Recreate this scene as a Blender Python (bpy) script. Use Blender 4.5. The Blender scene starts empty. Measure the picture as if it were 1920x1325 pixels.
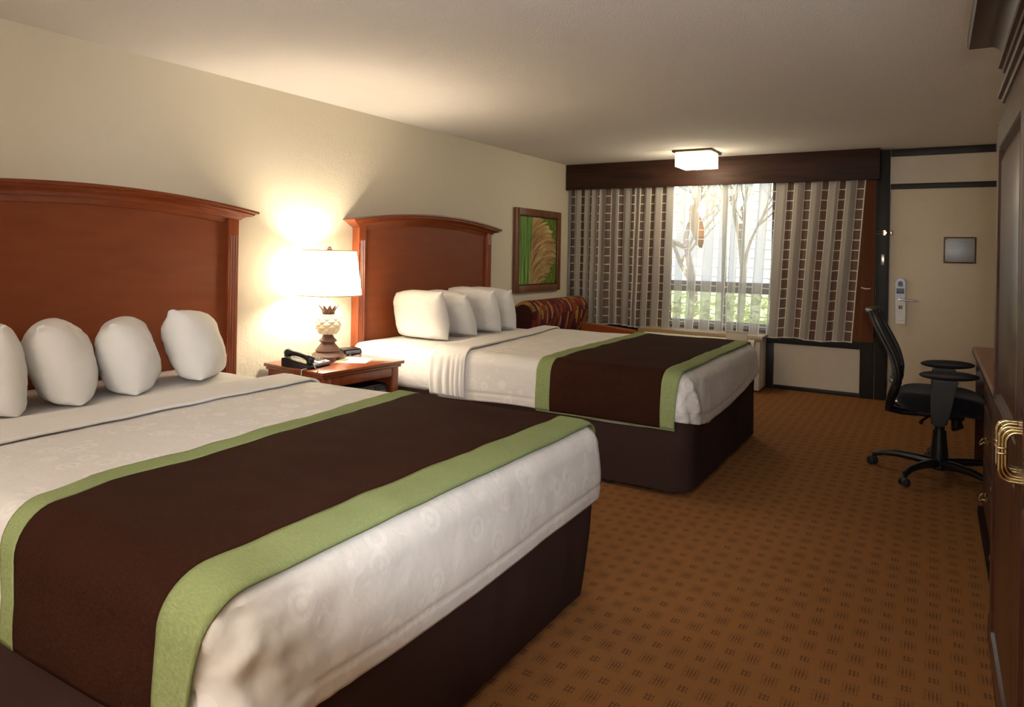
import bpy, bmesh, math, random
from math import sin, cos, pi, radians, hypot, sqrt, exp
from mathutils import Vector, Matrix, noise
random.seed(7)
C = bpy.context.scene.collection
DY = 7.72      # window wall
H = 2.44

# ------------------------------------------------------------------ materials
class NT:
    def __init__(s, name):
        s.m = bpy.data.materials.new(name); s.m.use_nodes = True
        s.t = s.m.node_tree; s.n = s.t.nodes; s.l = s.t.links
        s.b = s.n['Principled BSDF']; s.out = s.n['Material Output']
    def add(s, typ, ins=None, **props):
        n = s.n.new(typ)
        for k, v in props.items(): setattr(n, k, v)
        for k, v in (ins or {}).items():
            if hasattr(v, 'is_output') : s.l.new(v, n.inputs[k])
            else: n.inputs[k].default_value = v
        return n
    def math(s, op, a, b=0.0, c=0.0, clamp=False):
        n = s.n.new('ShaderNodeMath'); n.operation = op; n.use_clamp = clamp
        for i, v in enumerate((a, b, c)):
            if hasattr(v, 'is_output'): s.l.new(v, n.inputs[i])
            else: n.inputs[i].default_value = v
        return n.outputs[0]
    def mix(s, f, a, b, blend='MIX'):
        n = s.n.new('ShaderNodeMix'); n.data_type = 'RGBA'; n.blend_type = blend
        for k, v in ((0, f), (6, a), (7, b)):
            if hasattr(v, 'is_output'): s.l.new(v, n.inputs[k])
            else: n.inputs[k].default_value = v if k == 0 else (*v[:3], 1)
        return n.outputs[2]
    def ramp(s, f, stops, interp='LINEAR'):
        n = s.n.new('ShaderNodeValToRGB'); e = n.color_ramp.elements; n.color_ramp.interpolation = interp
        while len(e) < len(stops): e.new(0.5)
        for i, (p, c) in enumerate(stops):
            e[i].position = p; e[i].color = (*c, 1)
        s.l.new(f, n.inputs[0]); return n.outputs[0]
    def coord(s, kind='Object'):
        return s.n.new('ShaderNodeTexCoord').outputs[kind]
    def mapping(s, vec, scale=(1, 1, 1), rot=(0, 0, 0)):
        n = s.add('ShaderNodeMapping', {'Vector': vec}); n.inputs['Scale'].default_value = scale; n.inputs['Rotation'].default_value = rot
        return n.outputs[0]
    def noise(s, vec, scale, detail=3, rough=.5):
        return s.add('ShaderNodeTexNoise', {'Vector': vec, 'Scale': scale, 'Detail': detail, 'Roughness': rough}).outputs[0]
    def sep(s, vec):
        return s.add('ShaderNodeSeparateXYZ', {0: vec}).outputs
    def bump(s, h, strength=.3, dist=.01):
        n = s.add('ShaderNodeBump', {'Height': h, 'Strength': strength, 'Distance': dist})
        s.l.new(n.outputs[0], s.b.inputs['Normal']); return n.outputs[0]
    def set(s, k, v):
        i = s.b.inputs[k]
        if hasattr(v, 'is_output'): s.l.new(v, i)
        else: i.default_value = (*v[:3], 1) if hasattr(v, '__len__') else v
        return s

def plain(name, col, rough=.6, metal=0, coat=0, emit=0, bump=None, spec=.5):
    t = NT(name); t.set('Base Color', col).set('Roughness', rough).set('Metallic', metal).set('Specular IOR Level', spec)
    v = t.coord()
    n = t.noise(v, 14, 3)
    t.set('Base Color', t.mix(.06, col, t.mix(n, (0, 0, 0), tuple(min(1, c * 2) for c in col))))
    if coat: t.set('Coat Weight', coat); t.set('Coat Roughness', .12)
    if emit: t.set('Emission Color', col).set('Emission Strength', emit)
    if bump: t.bump(t.noise(v, bump[0], 2), bump[1], bump[2])
    return t.m

def wood(name, dark, light, rough=.3, axis=1, scale=1.0, coat=.3, spec=.4):
    t = NT(name); v = t.coord()
    sc = [14, 14, 14]; sc[axis] = 1.2
    m = t.mapping(v, tuple(q * scale for q in sc))
    n = t.noise(m, 2.2, 6, .62)
    n2 = t.noise(m, 9, 3, .6)
    f = t.math('ADD', t.math('MULTIPLY', n, .7), t.math('MULTIPLY', n2, .3))
    t.set('Base Color', t.ramp(f, [(.34, dark), (.66, light)])).set('Roughness', rough).set('Coat Weight', coat).set('Coat Roughness', .15).set('Specular IOR Level', spec)
    t.bump(n2, .06, .002)
    return t.m

def mat_wall():
    t = NT('painted_plaster'); v = t.coord()
    n = t.noise(v, 55, 3, .55); n2 = t.noise(v, 18, 2, .5)
    t.set('Base Color', t.mix(t.noise(v, 1.2), (.61, .55, .43), (.65, .59, .465))).set('Roughness', .62).set('Specular IOR Level', .35)
    t.bump(t.math('ADD', n, t.math('MULTIPLY', n2, .8)), .35, .006); return t.m
def mat_ceiling():
    t = NT('popcorn_ceiling'); v = t.coord()
    n = t.noise(v, 120, 3, .7)
    t.set('Base Color', t.mix(n, (.68, .645, .61), (.80, .765, .725))).set('Roughness', .95).set('Specular IOR Level', .1)
    t.bump(n, .6, .008); return t.m
def mat_carpet():
    t = NT('patterned_carpet'); v = t.coord(); x, y, z = t.sep(v)
    PX, PYY = .0755, .0975
    u = t.math('DIVIDE', t.math('SUBTRACT', x, 3.378), PX); w = t.math('DIVIDE', t.math('SUBTRACT', y, 2.960), PYY)
    iu = t.math('ROUND', u); iw = t.math('ROUND', w)
    fu = t.math('MULTIPLY', t.math('SUBTRACT', u, iu), PX); fw = t.math('MULTIPLY', t.math('SUBTRACT', w, iw), PYY)
    par = t.math('PINGPONG', t.math('ADD', iu, iw), 1)        # 0 big, 1 small
    big = t.math('SUBTRACT', 1, par)
    def motif(hw, hh, sx, sy, wx, wy, shift=0):
        ax = t.math('ABSOLUTE', t.math('ADD', fu, shift)); ay = t.math('ABSOLUTE', fw)
        ins = t.math('MULTIPLY', t.math('LESS_THAN', ax, hw), t.math('LESS_THAN', ay, hh))
        sv = t.math('LESS_THAN', t.math('PINGPONG', t.math('ADD', fu, 1 + sx / 2 * 0), sx), wx)
        sh = t.math('LESS_THAN', t.math('PINGPONG', t.math('ADD', fw, 1), sy), wy)
        core = t.math('MULTIPLY', t.math('LESS_THAN', t.math('ABSOLUTE', t.math('SUBTRACT', fu, .004)), .017), t.math('LESS_THAN', ay, .019))
        return t.math('MULTIPLY', t.math('MULTIPLY', ins, t.math('MAXIMUM', sv, sh)), t.math('ADD', .45, t.math('MULTIPLY', core, .55)))
    b = motif(.030, .034, .0055, .0125, .0024, .0018)
    sm = motif(.017, .018, .0062, .009, .0028, .0018)
    mk = t.math('ADD', t.math('MULTIPLY', b, big), t.math('MULTIPLY', sm, par), clamp=True)
    nz = t.noise(v, 260, 2, .6); n2 = t.noise(v, 3.0, 3)
    base = t.mix(nz, (.175, .076, .026), (.290, .138, .050))
    base = t.mix(t.math('MULTIPLY', n2, .35), base, (.22, .082, .018))
    mk = t.math('MULTIPLY', mk, t.math('ADD', .35, t.math('MULTIPLY', nz, .7)), clamp=True)
    t.set('Base Color', t.mix(t.math('MULTIPLY', mk, .85), base, (.048, .018, .014))).set('Roughness', .95).set('Specular IOR Level', .08)
    t.set('Sheen Weight', .0)
    t.bump(nz, .5, .004); return t.m
def fabric(name, c1, c2, scale=300, rough=.9, bump=.3, sheen=.1, stretch=(1, 1, 1), dist=.002):
    t = NT(name); v = t.mapping(t.coord(), stretch)
    n = t.noise(v, scale, 2, .7); n2 = t.noise(t.coord(), 5, 3)
    t.set('Base Color', t.mix(t.math('ADD', t.math('MULTIPLY', n, .75), t.math('MULTIPLY', n2, .25)), c1, c2)).set('Roughness', rough).set('Sheen Weight', sheen).set('Specular IOR Level', .06)
    t.bump(n, bump, dist); return t.m
def mat_duvet():
    t = NT('white_damask_duvet'); v = t.coord()
    vo = t.add('ShaderNodeTexVoronoi', {'Vector': v, 'Scale': 11.0, 'Randomness': .8}).outputs['Distance']
    ring = t.math('LESS_THAN', t.math('ABSOLUTE', t.math('SUBTRACT', vo, .33)), .075)
    dot = t.math('LESS_THAN', vo, .16)
    k = t.math('MULTIPLY', t.math('ADD', ring, dot), t.math('GREATER_THAN', t.noise(v, 4.5), .42))
    t.set('Base Color', t.mix(k, (.70, .67, .64), (.75, .72, .69))).set('Specular IOR Level', .2)
    t.set('Roughness', t.math('SUBTRACT', .85, t.math('MULTIPLY', k, .25)))
    n = t.noise(v, 7, 4, .6); t.bump(n, .35, .02); return t.m
def mat_white(name='white_cotton', col=(.74, .71, .675), s=9, d=.02, st=.35):
    t = NT(name); v = t.coord(); n = t.noise(v, s, 4, .6); n2 = t.noise(v, 400, 1)
    t.set('Base Color', t.mix(.1, col, t.mix(n2, (.5, .5, .5), (.9, .9, .9)))).set('Roughness', .88).set('Specular IOR Level', .2)
    t.bump(n, st, d); return t.m
def mat_weave():
    t = NT('woven_cherry_panel'); v = t.coord(); x, y, z = t.sep(v)
    a = t.math('SINE', t.math('MULTIPLY', y, 900)); b = t.math('SINE', t.math('MULTIPLY', z, 900))
    n = t.noise(t.mapping(v, (1, 1, 6)), 3, 4)
    t.set('Base Color', t.mix(n, (.145, .034, .011), (.215, .056, .018))).set('Roughness', .5).set('Coat Weight', .04).set('Coat Roughness', .4).set('Specular IOR Level', .2)
    t.bump(t.math('ADD', t.math('MULTIPLY', t.math('MULTIPLY', a, b), .5), t.noise(v, 60, 2)), .22, .002); return t.m
def mat_sheer():
    t = NT('ladder_pattern_sheer'); uv = t.coord('UV'); u, v, _ = t.sep(uv)
    P, Wl, ln = .185, .082, .0085
    fu = t.math('MODULO', t.math('ADD', u, .02), P)
    inlad = t.math('LESS_THAN', fu, Wl)
    edge = t.math('MAXIMUM', t.math('LESS_THAN', fu, ln), t.math('MULTIPLY', inlad, t.math('GREATER_THAN', fu, Wl - ln)))
    fv = t.math('MODULO', v, .1)
    rung = t.math('MULTIPLY', inlad, t.math('LESS_THAN', fv, ln + .001))
    line = t.math('MAXIMUM', edge, rung)
    hem = t.math('LESS_THAN', v, .012)
    line = t.math('MAXIMUM', line, hem)
    thr = t.noise(t.mapping(uv, (60, 2, 1)), 8, 2)
    # opacity : line .92, band .62, ladder opening .10
    op = t.math('ADD', t.math('MULTIPLY', inlad, .20), t.math('MULTIPLY', t.math('SUBTRACT', 1, inlad), t.math('ADD', .60, t.math('MULTIPLY', thr, .28))))
    op = t.math('MAXIMUM', op, t.math('MULTIPLY', line, .98))
    col = t.mix(line, (.60, .57, .52), (.88, .83, .68))
    dif = t.add('ShaderNodeBsdfDiffuse', {'Color': col}).outputs[0]
    trl = t.add('ShaderNodeBsdfTranslucent', {'Color': col}).outputs[0]
    m1 = t.add('ShaderNodeMixShader', {0: .42, 1: dif, 2: trl}).outputs[0]
    tr = t.add('ShaderNodeBsdfTransparent').outputs[0]
    m2 = t.add('ShaderNodeMixShader', {0: op, 1: tr, 2: m1}).outputs[0]
    t.l.new(m2, t.out.inputs[0]); t.n.remove(t.b); return t.m
def mat_sofa():
    t = NT('striped_block_upholstery'); uv = t.coord('UV'); u, v, _ = t.sep(uv)
    cu = t.math('FLOOR', t.math('DIVIDE', u, .034))
    st = t.math('MULTIPLY', t.math('PINGPONG', cu, 1), .5)
    cv = t.math('FLOOR', t.math('ADD', t.math('DIVIDE', v, .095), st))
    cmb = t.add('ShaderNodeCombineXYZ', {0: cu, 1: cv}).outputs[0]
    w = t.add('ShaderNodeTexWhiteNoise', {'Vector': cmb}).outputs[0]
    fr = t.math('ABSOLUTE', t.math('SUBTRACT', t.math('FRACT', t.math('DIVIDE', u, .034)), .5))
    col = t.ramp(w, [(0, (.085, .012, .012)), (.22, (.17, .030, .012)), (.40, (.055, .012, .025)), (.55, (.23, .045, .012)), (.66, (.13, .020, .015)), (.74, (.38, .20, .04)), (.88, (.20, .12, .03))], 'CONSTANT')
    col = t.mix(t.math('GREATER_THAN', fr, .40), col, (.05, .012, .010))
    t.set('Base Color', col).set('Roughness', .85).set('Specular IOR Level', .2)
    t.bump(t.noise(t.coord(), 250, 2), .3, .002); return t.m
def mat_artwork():
    t = NT('pampas_grass_print'); uv = t.coord('UV'); u, v, _ = t.sep(uv)
    wob = t.noise(t.mapping(uv, (3, 2, 1)), 1.5, 3)
    blade = t.ramp(t.noise(t.mapping(uv, (22, 1.0, 1), (0, 0, -.16)), 1.4, 4), [(.30, (.012, .05, .008)), (.46, (.08, .20, .03)), (.58, (.16, .30, .05)), (.72, (.33, .45, .16))])
    # plumes curve over to the right: strands follow arcs round a point low on the left
    du = t.math('SUBTRACT', u, .30); dv = t.math('SUBTRACT', v, -.15)
    rad = t.math('SQRT', t.math('ADD', t.math('MULTIPLY', du, t.math('MULTIPLY', du, 2.2)), t.math('MULTIPLY', dv, dv)))
    ang = t.math('ARCTAN2', dv, du)
    cmb = t.add('ShaderNodeCombineXYZ', {0: t.math('MULTIPLY', rad, 3.0), 1: t.math('MULTIPLY', t.math('ADD', ang, t.math('MULTIPLY', rad, .9)), 26.0)}).outputs[0]
    st = t.noise(cmb, 1.0, 5, .6)
    cmb2 = t.add('ShaderNodeCombineXYZ', {0: t.math('MULTIPLY', rad, 1.5), 1: t.math('MULTIPLY', t.math('ADD', ang, t.math('MULTIPLY', rad, .9)), 5.0)}).outputs[0]
    big = t.noise(cmb2, 1.3, 3)
    pl = t.ramp(t.math('ADD', t.math('MULTIPLY', st, .6), t.math('MULTIPLY', big, .4)), [(.34, (.06, .035, .012)), (.46, (.27, .16, .06)), (.56, (.44, .30, .13)), (.68, (.62, .47, .27))])
    bg = t.ramp(t.noise(t.mapping(uv, (26, 7, 1), (0, 0, .9)), 1.6, 4), [(.3, (.015, .04, .003)), (.5, (.09, .15, .012)), (.7, (.22, .30, .05))])
    dd = t.math('SUBTRACT', v, .50)
    edge2 = t.math('ADD', t.math('SUBTRACT', .96, t.math('MULTIPLY', t.math('MULTIPLY', dd, dd), 1.7)), t.math('MULTIPLY', t.math('SUBTRACT', st, .5), .55))
    c = t.mix(t.math('GREATER_THAN', u, edge2), pl, bg)
    e1 = t.math('ADD', t.math('ADD', .28, t.math('MULTIPLY', v, .07)), t.math('MULTIPLY', t.math('SUBTRACT', wob, .5), .08))
    c = t.mix(t.math('LESS_THAN', u, e1), c, blade)
    t.set('Base Color', c).set('Roughness', .4); return t.m

M = {}
M['wall'] = mat_wall(); M['ceiling'] = mat_ceiling(); M['carpet'] = mat_carpet()
M['duvet'] = mat_duvet(); M['white'] = mat_white(); M['pillow'] = mat_white('white_pillowcase', (.76, .735, .70), 7, .02, .35)
M['sheet'] = mat_white('white_sheet', (.74, .71, .68), 12, .02, .3)
M['brown_velvet'] = fabric('chocolate_chenille', (.009, .0035, .003), (.052, .017, .009), 110, .95, .6, .0, (1, 3, 1), .004)
M['green'] = fabric('green_chenille', (.13, .165, .06), (.35, .40, .19), 90, .9, .5, .0, (1, 5, 1), .004)
M['skirt'] = fabric('dark_brown_bed_skirt', (.026, .013, .011), (.060, .033, .028), 120, .95, .35, .0, (6, 6, 1), .003)
M['weave'] = mat_weave()
M['cherry'] = wood('cherry_wood', (.13, .026, .008), (.22, .052, .015), .28, 1)
M['cherry_v'] = wood('cherry_wood_upright', (.15, .030, .009), (.25, .060, .018), .3, 2)
M['mahogany'] = wood('dark_mahogany', (.030, .010, .007), (.060, .020, .012), .30, 2, 1, .25, .3)
M['mahogany_h'] = wood('dark_mahogany_rail', (.028, .010, .007), (.055, .019, .012), .42, 1, 1, .1, .25)
M['desktop'] = wood('cherry_desktop', (.16, .05, .022), (.24, .085, .04), .35, 1)
M['walnut'] = wood('walnut_valance', (.014, .006, .004), (.048, .018, .009), .55, 0, .8, .0, .2)
M['darktrim'] = plain('dark_painted_timber', (.016, .013, .011), .5, bump=(20, .1, .003), spec=.3)
M['panel'] = plain('cream_painted_panel', (.60, .515, .40), .55)
M['door'] = plain('cream_painted_door', (.60, .51, .385), .5, bump=(30, .05, .002))
M['drape'] = fabric('rust_brown_drape', (.118, .044, .021), (.124, .047, .022), 60, .9, .1, .0, (4, 4, 1))
M['sheer'] = mat_sheer()
M['sofa'] = mat_sofa(); M['orange'] = fabric('orange_upholstery', (.24, .055, .012), (.33, .085, .02), 300, .7)
M['frame'] = wood('brown_picture_frame', (.10, .033, .012), (.19, .07, .026), .35, 2)
M['art'] = mat_artwork()
M['black'] = plain('black_plastic', (.006, .006, .007), .35)
M['blackfab'] = fabric('black_mesh_fabric', (.005, .005, .006), (.013, .013, .015), 500, .8, .5)
M['chrome'] = plain('brushed_nickel', (.55, .52, .48), .25, 1)
M['brass'] = plain('polished_brass', (.66, .52, .29), .2, 1)
M['steel'] = plain('satin_steel_plate', (.34, .36, .40), .45, .6)
M['bronze'] = plain('bronze_metal', (.10, .06, .035), .35, .8)
M['lampbrown'] = plain('brown_resin', (.135, .065, .05), .5, bump=(120, .1, .001))
M['ivory'] = plain('ivory_ceramic', (.74, .62, .42), .3)
M['paper'] = plain('white_paper', (.80, .80, .78), .8)
M['card'] = plain('beige_card', (.56, .50, .38), .7)
M['tan'] = wood('tan_ledge_laminate', (.30, .21, .11), (.40, .29, .16), .4, 0, .6, .1)
M['acwhite'] = plain('off_white_enamel', (.66, .60, .49), .4)
M['gold'] = plain('gold_piping', (.70, .52, .20), .4)
M['greyface'] = plain('silver_face', (.60, .60, .60), .35)
M['red'] = plain('red_button', (.6, .03, .03), .4)
M['bluegrey'] = plain('grey_blue_panel', (.10, .12, .16), .4)
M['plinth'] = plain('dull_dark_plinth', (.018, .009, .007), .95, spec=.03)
M['rubber'] = plain('black_rubber', (.012, .012, .013), .6)
M['grass'] = plain('lawn', (.50, .60, .30), .9)
M['bark'] = plain('tree_bark', (.26, .20, .18), .9)
M['leaf'] = plain('yellow_green_leaves', (.62, .66, .34), .8)
M['rustleaf'] = plain('rust_leaf', (.45, .17, .05), .8)
M['concrete'] = plain('walkway_concrete', (.45, .43, .42), .9)
M['alum'] = plain('grey_window_aluminium', (.30, .29, .32), .5, .1)
# glass
t = NT('window_glass'); tr = t.add('ShaderNodeBsdfTransparent', {'Color': (.93, .95, .95, 1)}).outputs[0]; gl = t.add('ShaderNodeBsdfGlossy', {'Roughness': .02}).outputs[0]
t.l.new(t.add('ShaderNodeMixShader', {0: .05, 1: tr, 2: gl}).outputs[0], t.out.inputs[0]); t.n.remove(t.b); M['glass'] = t.m
# lamp shade: translucent cloth lit by its bulb
t = NT('lamp_shade_cloth'); d = t.add('ShaderNodeBsdfDiffuse', {'Color': (.88, .80, .64, 1)}).outputs[0]; tl = t.add('ShaderNodeBsdfTranslucent', {'Color': (1, .94, .80, 1)}).outputs[0]
mx = t.add('ShaderNodeMixShader', {0: .80, 1: d, 2: tl}).outputs[0]; em = t.add('ShaderNodeEmission', {'Color': (1, .88, .68, 1), 'Strength': 4.0}).outputs[0]
t.l.new(t.add('ShaderNodeAddShader', {0: mx, 1: em}).outputs[0], t.out.inputs[0]); t.n.remove(t.b); M['shade'] = t.m
t = NT('lit_frosted_glass'); t.set('Base Color', (.9, .85, .75)).set('Roughness', .4).set('Emission Color', (1, .83, .58)).set('Emission Strength', 9.0); M['litglass'] = t.m

# ------------------------------------------------------------------ geometry helpers
def finish(name, bm, mat, parent=None, smooth=True, angle=35, mods=()):
    me = bpy.data.meshes.new(name); bmesh.ops.recalc_face_normals(bm, faces=bm.faces); bm.to_mesh(me); bm.free()
    me.materials.append(M[mat] if isinstance(mat, str) else mat)
    o = bpy.data.objects.new(name, me); C.objects.link(o)
    if smooth:
        for p in me.polygons: p.use_smooth = True
        try: me.set_sharp_from_angle(angle=radians(angle))
        except Exception: pass
    if parent: o.parent = parent
    for typ, kw in mods:
        m = o.modifiers.new(typ, typ)
        for k, v in kw.items(): setattr(m, k, v)
    return o
def tag(o, label=None, cat=None, group=None, kind=None):
    if label: o['label'] = label
    if cat: o['category'] = cat
    if group: o['group'] = group
    if kind: o['kind'] = kind
    return o
def thing(name, loc, label, cat, group=None, rz=0):
    o = bpy.data.objects.new(name, None); C.objects.link(o); o.location = loc; o.rotation_euler = (0, 0, rz); o.empty_display_size = .1
    return tag(o, label, cat, group)
def bx(bm, x0, x1, y0, y1, z0, z1, bev=0, seg=2, mat=None):
    vs = [bm.verts.new((x, y, z)) for x in (x0, x1) for y in (y0, y1) for z in (z0, z1)]
    F = [(0, 1, 3, 2), (4, 6, 7, 5), (0, 4, 5, 1), (2, 3, 7, 6), (0, 2, 6, 4), (1, 5, 7, 3)]
    fs = [bm.faces.new([vs[i] for i in f]) for f in F]
    if mat is not None: bmesh.ops.transform(bm, matrix=mat, verts=vs)
    if bev:
        es = list({e for f in fs for e in f.edges})
        bmesh.ops.bevel(bm, geom=es, offset=bev, segments=seg, profile=.5, affect='EDGES')
def box(name, x0, x1, y0, y1, z0, z1, mat, parent=None, bev=.003, seg=2, m=None):
    bm = bmesh.new(); bx(bm, min(x0, x1), max(x0, x1), min(y0, y1), max(y0, y1), min(z0, z1), max(z0, z1), bev, seg, m)
    return finish(name, bm, mat, parent)
def lathe(bm, prof, cx=0, cy=0, seg=40, ribs=None):
    rings = []
    for r, z in prof:
        ring = []
        for k in range(seg):
            a = 2 * pi * k / seg; rr = r
            if ribs: rr = r * (1 + ribs[0] * cos(ribs[1] * a))
            ring.append(bm.verts.new((cx + rr * cos(a), cy + rr * sin(a), z)))
        rings.append(ring)
    for a, b in zip(rings, rings[1:]):
        for k in range(seg): bm.faces.new((a[k], a[(k + 1) % seg], b[(k + 1) % seg], b[k]))
    for r in (rings[0], rings[-1]):
        if r[0].co.xy != r[1].co.xy: 
            try: bm.faces.new(r)
            except Exception: pass
def tube(bm, pts, r, seg=10, closed=False, cap=True):
    pts = [Vector(p) for p in pts]; n = len(pts); rings = []; up = Vector((0, 0, 1))
    rr = r if hasattr(r, '__len__') else [r] * n
    prev = None
    for i, p in enumerate(pts):
        a = pts[(i - 1) % n] if (closed or i > 0) else p; b = pts[(i + 1) % n] if (closed or i < n - 1) else p
        d = (b - a).normalized()
        if prev is None:
            s = d.cross(up)
            if s.length < .1: s = d.cross(Vector((1, 0, 0)))
        else: s = prev - d * prev.dot(d)
        s.normalize(); prev = s.copy(); w = d.cross(s)
        rings.append([bm.verts.new(p + (s * cos(2 * pi * k / seg) + w * sin(2 * pi * k / seg)) * rr[i]) for k in range(seg)])
    L = list(zip(rings, rings[1:])) + ([(rings[-1], rings[0])] if closed else [])
    for a, b in L:
        for k in range(seg): bm.faces.new((a[k], a[(k + 1) % seg], b[(k + 1) % seg], b[k]))
    if cap and not closed: bm.faces.new(rings[0]); bm.faces.new(rings[-1][::-1])
def prism(bm, poly, axis, a0, a1):
    """extrude polygon (2-D points in the two other axes in xyz order) along axis"""
    def P(p, a):
        q = list(p); q.insert(axis, a); return q
    A = [bm.verts.new(P(p, a0)) for p in poly]; B = [bm.verts.new(P(p, a1)) for p in poly]
    bm.faces.new(A); bm.faces.new(B[::-1]); n = len(poly)
    for i in range(n): bm.faces.new((A[i], B[i], B[(i + 1) % n], A[(i + 1) % n]))
def grid(f, nu, nv, uvf=None, bm=None):
    own = bm is None
    if own: bm = bmesh.new()
    V = [[bm.verts.new(f(i / nu, j / nv)) for j in range(nv + 1)] for i in range(nu + 1)]
    uvl = bm.loops.layers.uv.verify() if uvf else None
    for i in range(nu):
        for j in range(nv):
            fc = bm.faces.new((V[i][j], V[i + 1][j], V[i + 1][j + 1], V[i][j + 1]))
            if uvf:
                for lp, (a, b) in zip(fc.loops, ((i, j), (i + 1, j), (i + 1, j + 1), (i, j + 1))): lp[uvl].uv = uvf(a / nu, b / nv)
    return bm
def copy_tree(o, parent=None):
    c = o.copy(); C.objects.link(c)
    if parent: c.parent = parent
    for ch in list(o.children): copy_tree(ch, c)
    return c
SOL = lambda t, off=-1: ('SOLIDIFY', dict(thickness=t, offset=off))

# ------------------------------------------------------------------ room shell
YB = -1.75; XR = 4.62
def st(o, label=None): o['kind'] = 'structure'; return o
st(box('floor', 0, XR, YB, DY, -.06, 0, 'carpet', bev=0))
st(box('ceiling', -.12, XR + .12, YB - .12, DY + .12, H, H + .06, 'ceiling', bev=0))
st(box('wall_left', -.12, 0, YB - .12, DY + .12, -.06, H, 'wall', bev=0))
st(box('wall_right', XR, XR + .12, YB - .12, DY + .12, -.06, H, 'wall', bev=0))
st(box('wall_rear', 0, XR, YB - .12, YB, -.06, H, 'wall', bev=0))
WX0, WX1, WZ0, WZ1 = .16, 3.14, .60, 2.22
bm = bmesh.new()
for a in ((0, WX0, 0, H), (WX1, 3.43, 0, H), (WX0, WX1, 0, WZ0), (WX0, WX1, WZ1, H), (3.43, 4.38, 2.06, H), (4.38, XR, 0, H)):
    bx(bm, a[0], a[1], DY, DY + .12, a[2], a[3])
bx(bm, 3.43, 4.38, DY + .035, DY + .12, 0, 2.06)
st(finish('wall_window', bm, 'panel'))
def trim(n, *a, bev=.003): return st(box('trim_%d' % n, *a, 'darktrim', bev=bev))
trim(1, 3.20, 3.325, DY - .035, DY, 0, H)
trim(2, 3.329, 3.437, DY - .03, DY, 0, H)
trim(3, 3.441, XR, DY - .025, DY, 2.37, H)
trim(4, 3.441, XR, DY - .02, DY, 2.055, 2.105)
trim(5, 0, 3.196, DY - .03, DY, .475, .60)
trim(6, 2.30, 2.385, DY - .025, DY, 0, .473)
trim(7, 2.389, 3.196, DY - .02, DY, 0, .04)
trim(8, 0, .10, DY - .03, DY, .604, 2.2)
trim(9, 0, 2.296, DY - .02, DY, 0, .04)
trim(10, 4.355, 4.42, DY - .025, DY, 0, 2.053)
# door
d = st(box('door_1', 3.443, 4.35, DY - .006, DY + .03, .008, 2.052, 'door', bev=.002))
def yprism(bm, poly, y0, y1): prism(bm, poly, 1, y0, y1)
# electronic lock plate with arched top
lk = thing('door_lock', (3.54, DY - .006, 1.0), 'silver electronic keycard lock with black reader on the cream door', 'lock')
bm = bmesh.new(); w = .043; zt = .155; zb = -.235
pl = [(-w, zb), (w, zb)] + [(w * cos(a), zt + w * sin(a)) for a in [pi * k / 14 for k in range(15)]]
yprism(bm, pl, -.022, 0); bmesh.ops.bevel(bm, geom=[e for e in bm.edges], offset=.003, segments=1, affect='EDGES')
finish('lock_plate', bm, 'steel', lk)
bm = bmesh.new(); pl = [(-.020, .115), (.020, .115)] + [(.020 * cos(a), .145 + .02 * sin(a)) for a in [pi * k / 10 for k in range(11)]]
yprism(bm, pl, -.026, -.0215); o = finish('card_reader', bm, 'black', lk)
o = box('status_panel', -.033, .033, -.0245, -.0215, .045, .095, 'bluegrey', lk, .001)
lv = thing('x', (0, 0, 0), None, None); bpy.data.objects.remove(lv)
bm = bmesh.new(); tube(bm, [(0, -.02, -.01), (0, -.055, -.01)], .011, 14); tube(bm, [(-.006, -.055, -.01), (.05, -.056, -.013), (.155, -.05, -.02)], [.010, .009, .008], 12)
o = finish('lever_handle', bm, 'chrome', lk)
tg = thing('door_hanger', (3.545, DY - .034, .86), 'white paper hanger tag hung on the door lever below the keycard lock', 'door hanger')
bm = bmesh.new(); w = .040
pl = [(-w, -.105), (w, -.105), (w, .135), (-w, .135)]
yprism(bm, pl, -.0015, 0); finish('tag_card', bm, 'paper', tg)
bm = bmesh.new()
for a in ((-.016, -.003, .035, .070), (.003, .016, .035, .050), (.003, .016, .055, .070), (-.003, .003, .045, .060)): bx(bm, a[0], a[1], -.0025, -.0014, a[2], a[3])
o = finish('printed_mark', bm, 'black', tg, False); o['label'] = 'dark square mark printed on the tag'
bm = bmesh.new()
for z in (-.075, -.035, -.02, -.005, .01): bx(bm, -.026, .026, -.002, -.0014, z, z + .004)
bx(bm, -.04, .04, -.002, -.0014, -.055, -.053)
finish('printed_lines', bm, 'steel', tg, False)
# notice plaque
pq = thing('notice_plaque', (4.017, DY - .006, 1.47), 'small silver framed notice plaque screwed high on the cream door', 'sign')
box('plaque_frame', -.128, .128, -.012, 0, -.122, .122, 'bronze', pq, .002)
box('plaque_face', -.116, .116, -.0135, -.0115, -.110, .110, 'steel', pq, .0005)
for x in (-.112, .112):
    for z in (-.106, .106):
        bm = bmesh.new(); lathe(bm, [(0.0001, 0), (.009, 0), (.009, .003), (.0001, .004)], x, z, 12)
        bmesh.ops.transform(bm, matrix=Matrix(((1, 0, 0, 0), (0, 0, -1, -.0125), (0, 1, 0, 0), (0, 0, 0, 1))), verts=bm.verts)
        finish('screw', bm, 'bronze', pq)
bm = bmesh.new()
for i, (a, b) in enumerate(((-.08, .06), (-.09, .09), (-.085, .085), (-.09, .08), (-.06, .07), (.02, .085))): bx(bm, a, b, -.0142, -.0134, .075 - i * .022, .079 - i * .022)
o = finish('engraved_lines', bm, 'alum', pq, False)
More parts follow.
